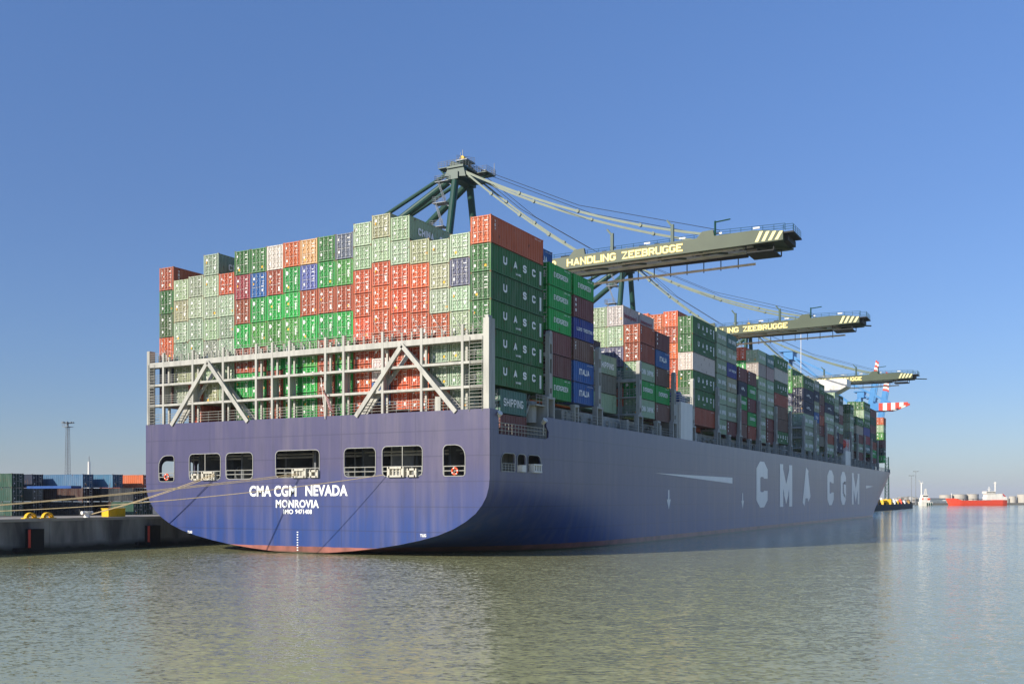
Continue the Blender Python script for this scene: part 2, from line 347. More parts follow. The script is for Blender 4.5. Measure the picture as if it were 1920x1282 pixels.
def plate(outer, holes, f, thick, n):
    """flat plate with holes: outline + hole outlines (2D), mapped by f, given thickness along n"""
    cu = bpy.data.curves.new('p', 'CURVE'); cu.dimensions = '2D'; cu.fill_mode = 'BOTH'
    for ring in [outer]+holes:
        sp = cu.splines.new('POLY'); sp.points.add(len(ring)-1); sp.use_cyclic_u = True
        for i, (a, b) in enumerate(ring): sp.points[i].co = (a, b, 0, 1)
    o = bpy.data.objects.new('p', cu); C.objects.link(o)
    dg = bpy.context.evaluated_depsgraph_get(); dg.update(); me = bpy.data.meshes.new_from_object(o.evaluated_get(dg))
    vs = [(v.co.x, v.co.y) for v in me.vertices]; fs = [tuple(p.vertices) for p in me.polygons]
    bpy.data.objects.remove(o); bpy.data.curves.remove(cu); bpy.data.meshes.remove(me)
    mb = MB(); n = Vector(n)*thick
    mb.add([f(*v) for v in vs], fs); mb.add([Vector(f(*v))+n for v in vs], [tuple(reversed(q)) for q in fs])
    for ring in [outer]+holes:
        k = len(ring); mb.add([f(*v) for v in ring]+[Vector(f(*v))+n for v in ring], [(i, (i+1) % k, k+(i+1) % k, k+i) for i in range(k)])
    return mb
def rrect(x0, x1, z0, z1, r, n=5, rs=None):
    rs = rs or (r, r, r, r); pts = []
    for (cx, cz, a), rr in zip(((x1, z1, 0), (x0, z1, 90), (x0, z0, 180), (x1, z0, 270)), rs):
        sx = -1 if cx == x1 else 1; sz = -1 if cz == z1 else 1
        for i in range(n+1):
            t = R(a+90*i/n); pts.append((cx+sx*rr+rr*math.cos(t), cz+sz*rr+rr*math.sin(t)))
    return pts
# ------------------------------------------------------------------ setting
def quad(name, pts, mat, z=None):
    me = bpy.data.meshes.new(name); me.from_pydata(pts, [], [tuple(range(len(pts)))]); me.materials.append(M[mat])
    o = bpy.data.objects.new(name, me); C.objects.link(o); return o
tag(quad('harbour_water', [(-9000, -3000, 0), (9000, -3000, 0), (9000, 15000, 0), (-9000, 15000, 0)], 'water'), kind='structure')
QX = -49.6
q = MB().box(-1500, -60.0, -400, 420, -4, 2.9); tag(q.build('yard_ground', 'ground'), kind='structure')
q = MB().box(-60.0, QX-0.35, -400, 420, -4, 3.88).box(QX-0.35, QX, -400, 420, 3.55, 3.88)
tag(q.build('quay_apron', 'coping'), kind='structure')
q = MB().box(QX-0.345, QX-0.06, -400, 420, -4, 3.545)
for k in range(-8, 12): q.box(QX-0.06, QX-0.01, k*17+3, k*17+3.3, 0.4, 3.545)
w = q.build('quay_wall', 'quay'); tag(w, 'stained dark concrete quay wall along the water left of the stern', 'quay wall')
# ------------------------------------------------------------------ containers
COL = dict(m='#b6cca8', n='#b2c0a4', k='#bcbd96', g='#437f42', G='#5b7f4a', e='#2cb850', f='#5eb254', r='#e66a3c', b='#bb5c3c',
           o='#ee7a44', w='#e9e2d6', t='#dfae78', p='#6c72b4', q='#7b7f9c', B='#2f6db8', c='#b0444c', N='#2a3654', T='#5f8f84',
           M='#8a5048', W='#8a8678', l='#4c7da0', D='#46261f', K='#20262e', d='#2f5a48', i='#33409a', v='#86604e', x='#c9b8ac')  # D and K have shade painted in, for the lower yard boxes
NAME = dict(m='pale mint', n='greyish mint', k='khaki green', g='mid green', G='olive green', e='bright green', f='faded bright green',
            r='coral red', b='brick brown', o='orange', w='off white', t='tan', p='violet blue', q='slate grey', B='blue', c='crimson',
            N='navy', T='teal green', M='maroon', W='grey brown', l='light blue', D='shade-darkened maroon', K='shade-blackened', d='dark green', i='royal blue', v='rusty brown', x='pinkish grey')
# 40 ft, 20 ft; S = 2.59 m high, H = 2.896 m high
def body_mesh(L, H, fine=True):
    q = MB(); w = 1.2
    for x in (-w, w-0.16):
        q.box(x, x+0.16, 0, 0.14, 0.12, H-0.12); q.box(x, x+0.16, L-0.14, L, 0.12, H-0.12)
    q.box(-w+0.16, w-0.16, 0.0, 0.12, 0.07, 0.22); q.box(-w+0.16, w-0.16, 0.0, 0.12, H-0.18, H-0.05)
    for x in (-w, w-0.09): q.box(x, x+0.09, 0.14, L-0.14, 0.07, 0.19); q.box(x, x+0.09, 0.14, L-0.14, H-0.11, H-0.04)
    q.add([(-w, 0, H-0.06), (w, 0, H-0.06), (w, L, H-0.06), (-w, L, H-0.06)], [(0, 1, 2, 3)])
    q.add([(-w, 0, 0.09), (w, 0, 0.09), (w, L, 0.09), (-w, L, 0.09)], [(3, 2, 1, 0)])
    q.box(-w+0.16, w-0.16, L-0.08, L-0.02, 0.1, H-0.1)
    n = max(2, round((L-0.28)/0.56)) if fine else 1
    for sx in (-1, 1):
        pts = []; p = (L-0.28)/n
        for i in range(n):
            for a, dx in ((0.0, 0), (0.32, 0), (0.5, 0.05), (0.82, 0.05)): pts.append((0.14+(i+a)*p, dx))
        pts.append((L-0.14, 0)); vs = []
        for y, dx in pts: x = sx*(w-0.015-dx); vs += [(x, y, 0.19), (x, y, H-0.11)]
        q.add(vs, [(2*i, 2*i+1, 2*i+3, 2*i+2) if sx < 0 else (2*i+2, 2*i+3, 2*i+1, 2*i) for i in range(len(pts)-1)])
    q.mat(1)
    w = 1.219
    for x in (-w, w-0.178):
        for y in (-0.003, L-0.175):
            for z in (0, H-0.12): q.box(x, x+0.178, y, y+0.178, z, z+0.12)
    return q.mesh('container_body', ['paint', 'cast'])
def door_mesh(H, sgn):
    q = MB(); x0, x1 = (0.02, 1.055); z0, z1 = 0.215, H-0.185
    if sgn < 0: x0, x1 = -x1, -x0
    q.box(x0, x1, 0.09, 0.13, z0, z1)
    n = 5; hh = (z1-z0)/n
    for c0, c1 in ((x0+0.05, (x0+x1)/2-0.03), ((x0+x1)/2+0.03, x1-0.05)):
        for i in range(n):
            a, b = z0+i*hh+0.05, z0+(i+1)*hh-0.04
            q.add([(c0, 0.09, a), (c1, 0.09, a), (c1, 0.09, b), (c0, 0.09, b), (c0+0.03, 0.02, a+0.05), (c1-0.03, 0.02, a+0.05), (c1-0.03, 0.02, b-0.05), (c0+0.03, 0.02, b-0.05)],
                  [(4, 5, 6, 7), (0, 1, 5, 4), (1, 2, 6, 5), (2, 3, 7, 6), (3, 0, 4, 7)])
    return q.mesh('container_door', ['paint'])
def rod_mesh(H):
    q = MB()
    for x in (-0.86, -0.3, 0.3, 0.86):
        q.tube((x, -0.02, 0.06), (x, -0.02, H-0.06), 0.035, 5)
        for z in (0.35, 0.62*H, H-0.4): q.box(x-0.07, x+0.07, -0.03, 0.02, z, z+0.09)
        q.box(x, x+(0.42 if x < 0 else -0.42), -0.05, -0.02, 1.15, 1.21)
    return q.mesh('locking_rods', ['rod'])
def marks_mesh(kind, H, seed):
    rn = random.Random(seed); q = MB()
    def pq(x0, x1, z0, z1): q.add([(x0, 0.012, z0), (x1, 0.012, z0), (x1, 0.012, z1), (x0, 0.012, z1)], [(0, 1, 2, 3)])
    z = H-0.62
    for k in range(rn.choice((1, 2))): pq(0.42, 0.42+rn.uniform(0.25, 0.5), z, z+0.09); z -= 0.3
    z -= 0.15
    for k in range(rn.choice((2, 3))): pq(0.42+rn.choice((0, 0.15)), 0.8, z, z+0.06); z -= 0.27
    if rn.random() < 0.8: x = rn.choice((-0.8, -0.75, 0.5)); z = rn.uniform(0.45, 0.75); pq(x, x+0.2, z, z+0.28)
    if kind == 'e':
        c = (-0.72, H-0.66); q.add([(c[0]+0.23*math.cos(t*math.pi/6), 0.008, c[1]+0.23*math.sin(t*math.pi/6)) for t in range(12)], [tuple(range(12))])
        pq(0.5, 0.66, 0.9, 1.7)
    else: x = rn.choice((-0.95, -0.8)); pq(x, x+0.26, H-0.8, H-0.55)
    if kind == 'r':
        for k in range(3): pq(-0.55, -0.4, 0.7+k*0.5, 0.78+k*0.5)
        pq(0.5, 0.72, 0.45, 0.8)
    q.mat(1)
    if rn.random() < 0.65: x = rn.choice((-0.8, -0.5, 0.55, 0.85)); z = rn.choice((0.5, 0.9, 1.5)); pq(x-0.1, x+0.12, z, z+0.24)
    return q.mesh('container_markings', ['decal', 'decal_y'])
HT = {'S': 2.591, 'H': 2.896}; LN = {40: 12.19, 20: 6.06}
BODY = {(L, h): body_mesh(LN[L], HT[h]) for L in LN for h in HT}
DOOR = {(h, s): door_mesh(HT[h], s) for h in HT for s in (-1, 1)}
ROD = {h: rod_mesh(HT[h]) for h in HT}
MARK = {(k, h, i): marks_mesh(k, HT[h], 100+i) for k in 'aer' for h in HT for i in range(9)}
def side_map(L, H, y0, y1, z0, z1): return lambda u, v: (1.226, (y0+(y1-y0)*u)*L, (z0+(z1-z0)*v)*H)
def letter_mesh(kind, Lk, h):
    L, H = LN[Lk], HT[h]; q = MB(); mat = 'letter'
    def A(t, y0, y1, z0, z1, th=0.13, gap=0.25): sletters(q, t, (y1-y0)*L, (z1-z0)*H, th, lambda u, v, d: (1.227+d, y0*L+u, z0*H+v), gap)
    if kind in ('uasc', 'usc'):
        for ch, y in zip('UASC', (0.22, 0.41, 0.59, 0.77)):
            if kind == 'uasc' or ch != 'A': A(ch, y-0.003, y+0.066, 0.41, 0.70, 0.22)
        q.box(1.226, 1.228, 0.92*L, 0.955*L, 0.2*H, 0.72*H)
        if kind == 'uasc': A('UASC', 0.45, 0.55, 0.2, 0.28, 0.07)
    elif kind == 'ever': A('EVERGREEN', 0.2, 0.84, 0.42, 0.64, 0.1, 0.12); A('EISU 227', 0.68, 0.95, 0.86, 0.91, 0.03)
    elif kind == 'china':
        if Lk == 40: A('CHINA', 0.14, 0.4, 0.3, 0.62, 0.2); A('SHIPPING', 0.5, 0.92, 0.3, 0.62, 0.2)
        else: A('CHINA', 0.12, 0.4, 0.34, 0.62, 0.11); A('SHIPPING', 0.47, 0.9, 0.34, 0.62, 0.11)
    elif kind == 'ship': A('SHIPPING', 0.12, 0.86, 0.32, 0.64, 0.14)
    elif kind == 'italia': A('ITALIA', 0.26, 0.76, 0.38, 0.66, 0.17, 0.15); A('LTIU 910', 0.66, 0.95, 0.86, 0.91, 0.03)
    elif kind == 'lloyd': A('LLOYD', 0.14, 0.4, 0.42, 0.58, 0.08); A('TRIESTINO', 0.46, 0.92, 0.42, 0.58, 0.08)
    elif kind == 'ers':
        for i, ch in enumerate('ERS'): A(ch, 0.07, 0.13, 0.74-0.24*i, 0.87-0.24*i, 0.1)
    elif kind == 'tex':
        for i, ch in enumerate('TEX'): A(ch, 0.06, 0.06+0.3/L, 0.76-0.13*i, 0.85-0.13*i, 0.06)
        A('TEXU 4407', 0.82, 0.95, 0.87, 0.91, 0.03)
    elif kind == 'inter': add_text(q, 'Interpool', lambda u, v: (1.23, (0.06+0.8*u)*L, (0.36+0.3*v)*H), 0.02); mat = 'red_letter'
    elif kind == 'apl': A('APL', 0.3, 0.7, 0.4, 0.62, 0.16)
    return q.mesh('container_lettering', [mat])
LET = {}
def letters(kind, L, h):
    if (kind, L, h) not in LET: LET[(kind, L, h)] = letter_mesh(kind, L, h)
    return LET[(kind, L, h)]
TXT40 = dict(g='uasc', m='china', e='ever', n='usc', W='usc', b='tex', M='tex', r='tex', N='apl', o='tex', B='italia', T='china', q='apl')
TXT20 = dict(g='uasc', m='china', e='ever', b='tex', M='ers', B='italia', T='china', i='lloyd', N='apl', w='inter', v='tex', d='ever', k='china')
NC = 0
def container(x, y, z, L, h, code, label, group, text=None, doors=True, rz=0, marks=True):
    global NC
    t = empty('shipping_container', (x, y, z), rz); tag(t, label, 'shipping container', group)
    rn = random.Random(NC*31+5); NC += 1
    c = list(lin(COL[code])); k = rn.uniform(0.8, 1.12); g = sum(c[:3])/3; sat = rn.uniform(0, 0.06)
    c = [v*rn.uniform(0.93, 1.07) for v in c[:3]]
    c = [min(0.85, (v*(1-sat)+g*sat)*k*0.76) for v in c[:3]]+[1]
    def ch(nm, me):
        o = bpy.data.objects.new(nm, me); C.objects.link(o); o.parent = t; o.color = c; return o
    ch('container_body', BODY[(L, h)])
    if doors:
        ch('container_door', DOOR[(h, -1)]); ch('container_door', DOOR[(h, 1)]); ch('locking_rods', ROD[h])
        if marks: ch('container_markings', MARK[('e' if code in 'ef' else 'r' if code in 'rb' else 'a', h, rn.randrange(9))])
    if text: ch('container_lettering', letters(text, L, h))
    return t
ORD = 'first second third fourth fifth sixth seventh eighth ninth tenth eleventh twelfth thirteenth fourteenth fifteenth sixteenth seventeenth eighteenth nineteenth'.split()
STUFF = []
PITCH = 2.492
def xk(k): return -(1.219+PITCH*k)
# ---- aft-most block, nineteen stacks with doors facing astern
COLS = [('H', 502.8, 298.4, 'bgGoNMm'), ('S', 526, 325, 'mkmmkmmb'), ('S', 518.8, 352.3, 'mmnmkrrm'), ('S', 478.5, 379.5, 'mmmmnmkmr'),
        ('S', 514, 407.6, 'rmnmmmmm'), ('H', 471.9, 436.8, 'gcbebegb'), ('H', 467.2, 467.6, 'gBefbeeb'), ('H', 462, 497.2, 'wbefebbe'),
        ('H', 456, 527.2, 'oeefeefe'), ('H', 450.9, 558.7, 'tpbefeem'), ('H', 444.7, 593.1, 'gebebbbr'), ('H', 439.6, 626.5, 'qfbefeer'),
        ('S', 420, 659.7, 'mmrrrrrrmg'), ('S', 404, 696.3, 'kmrrrrwBm'), ('S', 408, 732.3, 'mmrrrrrrgg'), ('S', 451, 767.5, 'krrrrrrr'),
        ('S', 451.2, 804, 'mkmrmmrk'), ('S', 439.6, 842, 'mqmmmmmk')]
for i, (h, py, px, codes) in enumerate(COLS):
    k = 18-i; z = on_y(px, py, 0)[1]
    for j, code in enumerate(codes):
        hh = 'H' if (i == 17 and j == 1) else h
        z -= HT[hh]+0.012
        if z < 14.9: break
        txt = 'china' if (i in (3, 14) and j == 0) else 'tex' if (i == 0 and j == 0) else None
        pos = 'top' if j == 0 else ORD[j]+' from top'
        container(xk(k), 0, z, 40, hh, code, '%s container, %s, %s stern stack from left' % (NAME[code], pos, ORD[i]), 'containers in the block above the stern', txt)
z = 35.24
for j, code in enumerate('ogggg'+'g'):
    z -= 2.896+0.005
    txt = ['tex', 'uasc', 'usc', 'uasc', 'uasc', 'uasc'][j]
    container(xk(0), 0, z, 40, 'H', code, '%s container, %s, starboard corner stack nearest the camera' % (NAME[code], 'top' if j == 0 else ORD[j]+' from top'), 'containers in the block above the stern', txt)
container(xk(0)-0.05, 3.0-0.9, 15.02, 40 if 0 else 20, 'S', 'T', 'teal green container sunk behind the stern corner rail', 'containers in the block above the stern', 'ship')
container(xk(0)-0.05, 2.1, 12.4, 20, 'S', 'M', 'maroon container lowest of all, behind the stern corner railing', 'containers in the block above the stern')
# ---- blocks along the starboard side: (name, Y, length, type, top z, colours, texts)
BZ = 17.4
BAYS = []
def side_stack(nm, k, y, L, h, ztop, codes, front=False, first=0):
    z = ztop
    for j, code in enumerate(codes):
        z -= HT[h]+0.008
        if z < BZ-0.9: break
        vis = (k == 0 or j == 0)
        t = (TXT40 if L == 40 else TXT20).get(code) if vis else None
        lab = '%s container, %s, %s' % (NAME[code], 'top' if j == 0 else ORD[j]+' from top', nm)
        container(xk(k), y, z, L, h, code, lab, 'containers stacked along the starboard side', t, doors=(front or k > 0))
    return z
SIDE = [
 ('outer stack just ahead of the corner block', 0, 13.75, 20, 'S', 33.17, 'eeeMMe', 1),
 ('outer stack ending in two blue boxes', 0, 20.55, 20, 'S', 33.2, 'eMivBB', 1),
 ('inboard stack holding a grey brown box', 1, 28.2, 40, 'S', 25.5, 'mWm', 1),
 ('outer stack just past the grey brown box', 0, 42.9, 20, 'S', 30.5, 'bbmem', 1),
 ('outer stack whose second box is blue', 0, 49.44, 20, 'S', 30.4, 'MBvev', 1),
 ('outer green and white stack above vent casing', 0, 66.7, 40, 'H', 35.4, 'ggwggb', 1),
 ('all mint stack, first past the vent casing', 0, 80.0, 20, 'S', 35.46, 'mmmmmmm', 1),
 ('outer stack whose third box is royal blue', 0, 86.5, 20, 'S', 35.46, 'TmikmmM', 1),
 ('low outer stack with navy under maroon', 0, 93.87, 20, 'S', 30.35, 'MNeMv', 1),
 ('low outer stack with two green boxes', 0, 100.6, 20, 'S', 30.3, 'MeMeb', 1),
 ('tall outer stack with mint top over white', 0, 108.2, 20, 'S', 35.3, 'mxmmmmm', 1),
 ('tall outer stack with teal top over pinkish grey', 0, 115.0, 20, 'S', 35.3, 'TxmmmMM', 1),
 ('outer stack with white second box by the mast', 0, 121.6, 40, 'S', 35.9, 'gwgbvvg', 1),
 ('outer stack with two navy boxes over three mint', 0, 149.2, 40, 'H', 34.6, 'gNNmmm', 1),
 ('outer stack with one blue box, past the navy boxes', 0, 161.9, 20, 'S', 34.9, 'mNkBWmm', 1),
 ('outer stack of mixed brown boxes, past the blue box', 0, 168.3, 20, 'S', 34.6, 'gvMbMWM', 1),
 ('outer stack with one navy box below the bridge wing', 0, 175.1, 40, 'S', 33.1, 'gNmmbm', 1),
 ('outer mint stack aft of the bridge wing tip', 0, 188.2, 20, 'S', 34.2, 'mmdmNNN', 1),
 ('outer stack just aft of the red lifeboat', 0, 194.8, 20, 'S', 34.0, 'dxMmvNx', 1),
 ('outer mint stack just forward of the lifeboat', 0, 211.8, 20, 'S', 33.0, 'gmmmmx', 1),
 ('low outer stack forward of the lifeboat', 0, 222.7, 40, 'S', 30.3, 'gxMmM', 1),
 ('tall green outer stack under the blue crane boom', 0, 236.3, 40, 'S', 35.8, 'gmgpcT', 1),
 ('outer stack next to the red and white boom', 0, 249.6, 40, 'S', 34.7, 'MdMdbeM', 1),
 # inboard stacks whose tops or doors show
 ('inboard blue topped stack behind the corner block', 1, 13.75, 20, 'S', 35.75, 'B', 1),
 ('inboard stack topped by a white red lettered box', 1, 42.9, 20, 'H', 33.3, 'wmqT', 1),
 ('inboard stack left of the white red lettered box', 2, 42.9, 20, 'H', 33.3, 'mmqN', 1),
 ('inboard forward stack with a white red lettered box', 1, 49.44, 20, 'S', 33.3, 'w', 1),
 ('inboard stack behind the grey brown box', 2, 28.2, 20, 'S', 28.2, 'e', 1),
 ('inboard forward stack behind the grey brown box', 2, 34.6, 20, 'S', 28.0, 'N', 1),
 ('first orange inboard stack above vent casing', 1, 66.7, 40, 'S', 36.4, 'oborr', 1),
 ('second orange inboard stack above vent casing', 2, 66.7, 40, 'S', 36.1, 'oor', 1),
 ('third orange inboard stack above vent casing', 3, 66.7, 40, 'S', 36.4, 'or', 1),
 ('inboard red topped stack left of mint top', 1, 108.2, 20, 'S', 35.9, 'ref', 1),
 ('inboard green topped stack behind the mast side boxes', 1, 121.6, 40, 'S', 36.4, 'ge', 1),
 ('inboard green stack left of the navy boxes', 1, 149.2, 40, 'H', 36.3, 'gfqT', 1),
 ('inboard green stack forward of the lifeboat', 1, 211.8, 20, 'S', 33.2, 'fm', 1),
 ('inboard green stack beside the tall green stack', 1, 236.3, 40, 'S', 35.9, 'gg', 1),
]
for nm, k, y, L, h, zt, codes, fr in SIDE: side_stack(nm, k, y, L, h, zt, codes, True)
for (k, y, zt, codes, nm) in ((0, 277.6, 33.8, 'omfMdeM', 'foremost tall stack, orange on top'), (1, 285.0, 31.9, 'dmTmM', 'foremost low stack ending the row')):
    side_stack(nm, k, y, 20, 'S', zt, codes, True)
# ---- the hidden mass of containers inboard: one object
sm = MB(); cols = []
def sbox(k, y0, y1, z0, z1, code):
    sm.box(xk(k)-1.2, xk(k)+1.2, y0, y1, z0, z1); c = lin(COL[code]); cols.append(c)
rs = random.Random(3)
for (y, L, zt, k0) in ((13.75, 12.85, 33.1, 1), (28.2, 12.2, 25.3, 2), (42.9, 12.6, 27.8, 1), (66.7, 12.2, 33.5, 1), (80, 12.6, 33, 1), (93.87, 12.8, 30, 1),
                   (108.2, 12.8, 32.5, 1), (121.6, 12.2, 33.5, 1), (149.2, 12.2, 31, 1), (161.9, 12.5, 32, 1), (175.1, 12.2, 33, 1), (188.2, 12.6, 34, 1),
                   (211.8, 10.5, 30.4, 1), (222.7, 12.2, 30.2, 1), (236.3, 12.2, 33, 1), (249.6, 12.2, 34, 1), (264.5, 12, 24, 1), (277.6, 12, 31.2, 2)):
    for k in range(k0, 18 if y < 255 else 16):
        top = zt
        if y == 13.75: top = 33.1 if k == 1 else 30.6
        if y == 28.2 and k > 2: top = 28.1
        if y == 42.9: top = 21.6 if k < 3 else 25.4 if k == 3 else 27.8
        if y == 66.7: top = {1: 23.3, 2: 28.3, 3: 31.2}.get(k, 33.7)
        if y == 108.2 and k == 1: top = 28.0
        if y == 149.2 and k == 1: top = 24.6
        if (y, k) in ((121.6, 1), (211.8, 1), (236.3, 1)): top = {121.6: 31.1, 211.8: 27.9, 236.3: 30.6}[y]
        z = top
        while z > BZ: sbox(k, y, y+L, max(BZ, z-2.57), z, rs.choice('mmgebrMoTnWg')); z -= 2.591
so_ = sm.build('stacked_containers', 'attr'); tag(so_, 'mass of mixed shipping containers packed inboard behind the outer stacks', 'container stacks', kind='stuff')
at = so_.data.color_attributes.new('Col', 'FLOAT_COLOR', 'CORNER'); buf = []
for c in cols: buf += list(c)*24
at.data.foreach_set('color', buf)
# ------------------------------------------------------------------ the container ship
XC = -23.67; HB = 24.34; TY = -1.5; ZD = 15.22
ship = empty('container_ship', (XC, 150, 0))
tag(ship, 'huge blue hulled container ship moored at the quay, loaded high with containers', 'container ship')
SB = XC+HB     # starboard side plane, 0.67
# --- hull sections
tp = [(24.34, 8.9), (24.33, 8.1), (24.22, 7.2), (23.95, 6.3), (23.45, 5.45), (22.7, 4.6), (21.6, 3.8), (20.1, 3.0), (18.2, 2.3), (15.9, 1.72), (13.2, 1.2), (10.2, 0.75), (7.0, 0.4), (3.6, 0.12), (0.001, 0.02)]
fp = [(24.34, 8.9), (24.34, 7.5), (24.34, 6.1), (24.34, 4.7), (24.34, 3.3), (24.34, 1.9), (24.34, 0.5), (24.34, -1), (24.3, -2.5), (24, -3.6), (22, -5), (18, -6), (12, -6), (6, -6), (0.001, -6)]
def wfac(y, z):    # bow taper
    t = max(0, min(1, z/ZD)); y0 = 236+(278-236)*t**1.2; y1 = 333+(352-333)*t; p = 1.9+0.5*t
    u = (y-y0)/(y1-y0)
    return 1 if u <= 0 else max(0.0, 1-u**p) if u < 1 else 0.0
def section(y):
    a = (y-TY)/44.0; a = max(0, min(1, a)); a = a*a*(3-2*a) if a < 1 else 1; a = a**0.8
    return [(p[0]*(1-a)+q_[0]*a, p[1]*(1-a)+q_[1]*a) for p, q_ in zip(tp, fp)]
ys = [TY+0.221]+[TY+i*1.6 for i in range(1, 12)]+[19+3*i for i in range(12)]+[60+15*i for i in range(11)]+[216+4*i for i in range(34)]+[350, 351.5]
hb = MB(); rows = []
for y in ys:
    sec = section(y)
    if y > 16.2: sec = [(HB, ZD), (HB, 13.2), (HB, 11.0)]+sec
    else: sec = [(HB, 8.9)]*3+sec
    rows.append([(XC+w*wfac(y, z), y, z) for w, z in sec])
n = len(rows[0])
for sgn in (1, -1):
    vs = [(XC+sgn*(p[0]-XC), p[1], p[2]) for r in rows for p in r]
    fs = []
    for i in range(len(ys)-1):
        for j in range(n-1):
            if j < 3 and ys[i] < 16.2 and not (j < 3 and ys[i+1] > 16.2): continue
            if j < 3 and ys[i+1] > 16.2 and ys[i] < 16.2: continue
            q4 = (i*n+j, i*n+j+1, (i+1)*n+j+1, (i+1)*n+j); fs.append(q4 if sgn > 0 else q4[::-1])
    hb.add(vs, fs)
yj = [y for y in ys if y < 16.2][-1]; yn = [y for y in ys if y > 16.2][0]
# closing strip of the upper flat side is part of the side plates (they run to yn)
hull = hb.build('hull', 'hull', ship)
for p in hull.data.polygons: p.use_smooth = True
try: hull.data.set_sharp_from_angle(angle=R(35))
except Exception: pass
# --- transom plate with openings
half = [(w, z) for w, z in tp[1:]]
out = [(SB, ZD)]+[(XC+w, z) for w, z in half[:-1]]+[(XC, 0.02)]+[(XC-w, z) for w, z in reversed(half[:-1])]+[(XC-HB, ZD)]
WIN = [(-45.75, -43.15, 8.2, 11.35, (0.45, 1.3, 0.4, 0.3)), (-40.65, -35.6, 8.34, 11.45, None), (-34.75, -30.6, 8.4, 11.45, None), (-27.2, -20.9, 8.5, 11.55, None),
       (-17.5, -13.3, 8.5, 11.6, None), (-12.45, -7.35, 8.5, 11.68, None), (-4.8, -2.17, 8.45, 11.65, (1.2, 0.5, 0.3, 0.3))]
holes = [rrect(a, b, c, d, 0.55, 5, rs_) for a, b, c, d, rs_ in WIN]
tr = plate(out, holes, lambda u, v: (u, TY, v), 0.22, (0, 1, 0))
tr.build('transom', 'hull', ship)
for h_ in holes:
    rim = MB()
    for a, b in zip(h_, h_[1:]+h_[:1]): rim.bar((a[0], TY-0.02, a[1]), (b[0], TY-0.02, b[1]), 0.06, 0.06)
    rim.build('opening_frame', 'deck_grey', ship)
# --- side plates
SW = [(0.9, 4.0, 8.5, 10.85, (0.4, 0.9, 0.3, 0.3)), (4.45, 6.5, 8.5, 10.85, (0.55, 0.55, 0.35, 0.35)), (6.95, 10.2, 8.5, 10.85, (0.9, 0.5, 0.3, 0.3))]
nz0, nz1 = 0.35, 11.6
top = [(TY+0.221, 8.9), (yn, 8.9), (yn, ZD), (nz1, ZD), (nz1, 14.2), (nz1+0.6, 13.6), (nz1+0.5, 12.95), (nz1-0.3, 12.75), (nz0, 12.75), (nz0, 14.4), (nz0, ZD), (TY+0.221, ZD)]
# windows reach below 8.9, so the plate goes down to 7.6 just outside the curved hull
sh = [rrect(a, b, 8.95, d, 0.5, 5, (r_[0], r_[1], 0.12, 0.12)) for a, b, c, d, r_ in SW]
for sgn in (1, -1):
    pl = plate(top, sh, lambda u, v, s_=sgn: (XC+s_*HB, u, v), 0.2, (-sgn, 0, 0))
    pl.build('quarter_plating', 'hull', ship)
for h_ in sh:
    rim = MB()
    for a, b in zip(h_, h_[1:]+h_[:1]): rim.bar((SB+0.02, a[0], a[1]), (SB+0.02, b[0], b[1]), 0.08, 0.08)
    rim.build('opening_frame', 'deck_grey', ship)
# --- decks and mooring deck
q = MB().box(XC-HB+0.25, SB-0.25, TY+0.25, 16.1, 7.95, 8.15); q.build('mooring_deck', 'deck_grey', ship)
q = MB().box(XC-HB+0.25, SB-0.25, TY+0.25, 16.1, 12.1, 12.35); q.build('upper_deck', 'deck_grey', ship)
q = MB().box(XC-HB+4, SB-3.2, 8.5, 8.7, 8.15, 12.1)
for k in range(7): x = XC-18+6*k; q.box(x, x+0.25, 1.0+(k % 3), 8.5, 8.15, 12.1)
q.box(XC-19, XC-16, 5, 8.5, 8.15, 12.0).box(XC+9, XC+12.5, 3.5, 8.5, 8.15, 12.0)
q.build('mooring_deck_bulkhead', 'interior', ship)
q = MB().box(SB-3.4, SB-3.2, 1.2, 15.9, 8.15, 12.1); q.build('mooring_deck_bulkhead', 'ship_grey', ship)
q = MB()
for x in (-44, -38.5, -33, -25, -19, -14, -8.5, -3.5):
    q.box(x-0.35, x+0.35, 1.0, 1.2, 11.7, 11.82).tube((x, 2.5, 8.15), (x, 2.5, 12.1), 0.09, 6)
q.tube((-46, 2.2, 11.3), (-1, 2.2, 11.3), 0.1, 6).tube((-46, 3.0, 11.0), (-1, 3.0, 11.0), 0.14, 6).tube((-44, 3.2, 8.2), (-41, 3.2, 11.9), 0.1, 6)
q.build('deck_pipework', 'ship_grey', ship)
MB().tube((-32.2, 1.2, 11.4), (-31.8, 1.2, 9.6), 0.08, 8, 0.45).tube((-31.8, 1.2, 9.6), (-31.7, 1.2, 9.3), 0.45, 8, 0.2).build('hanging_canvas', 'white', ship)
for x in (-36, -22, -10):
    q = MB().tube((x-1.6, 4, 9.2), (x+1.6, 4, 9.2), 0.55, 12).tube((x-1.7, 4, 9.2), (x-1.5, 4, 9.2), 0.95, 12).tube((x+1.5, 4, 9.2), (x+1.7, 4, 9.2), 0.95, 12).box(x-2, x+2, 3.4, 4.6, 8.15, 8.5)
    q.build('mooring_winch', 'interior', ship)
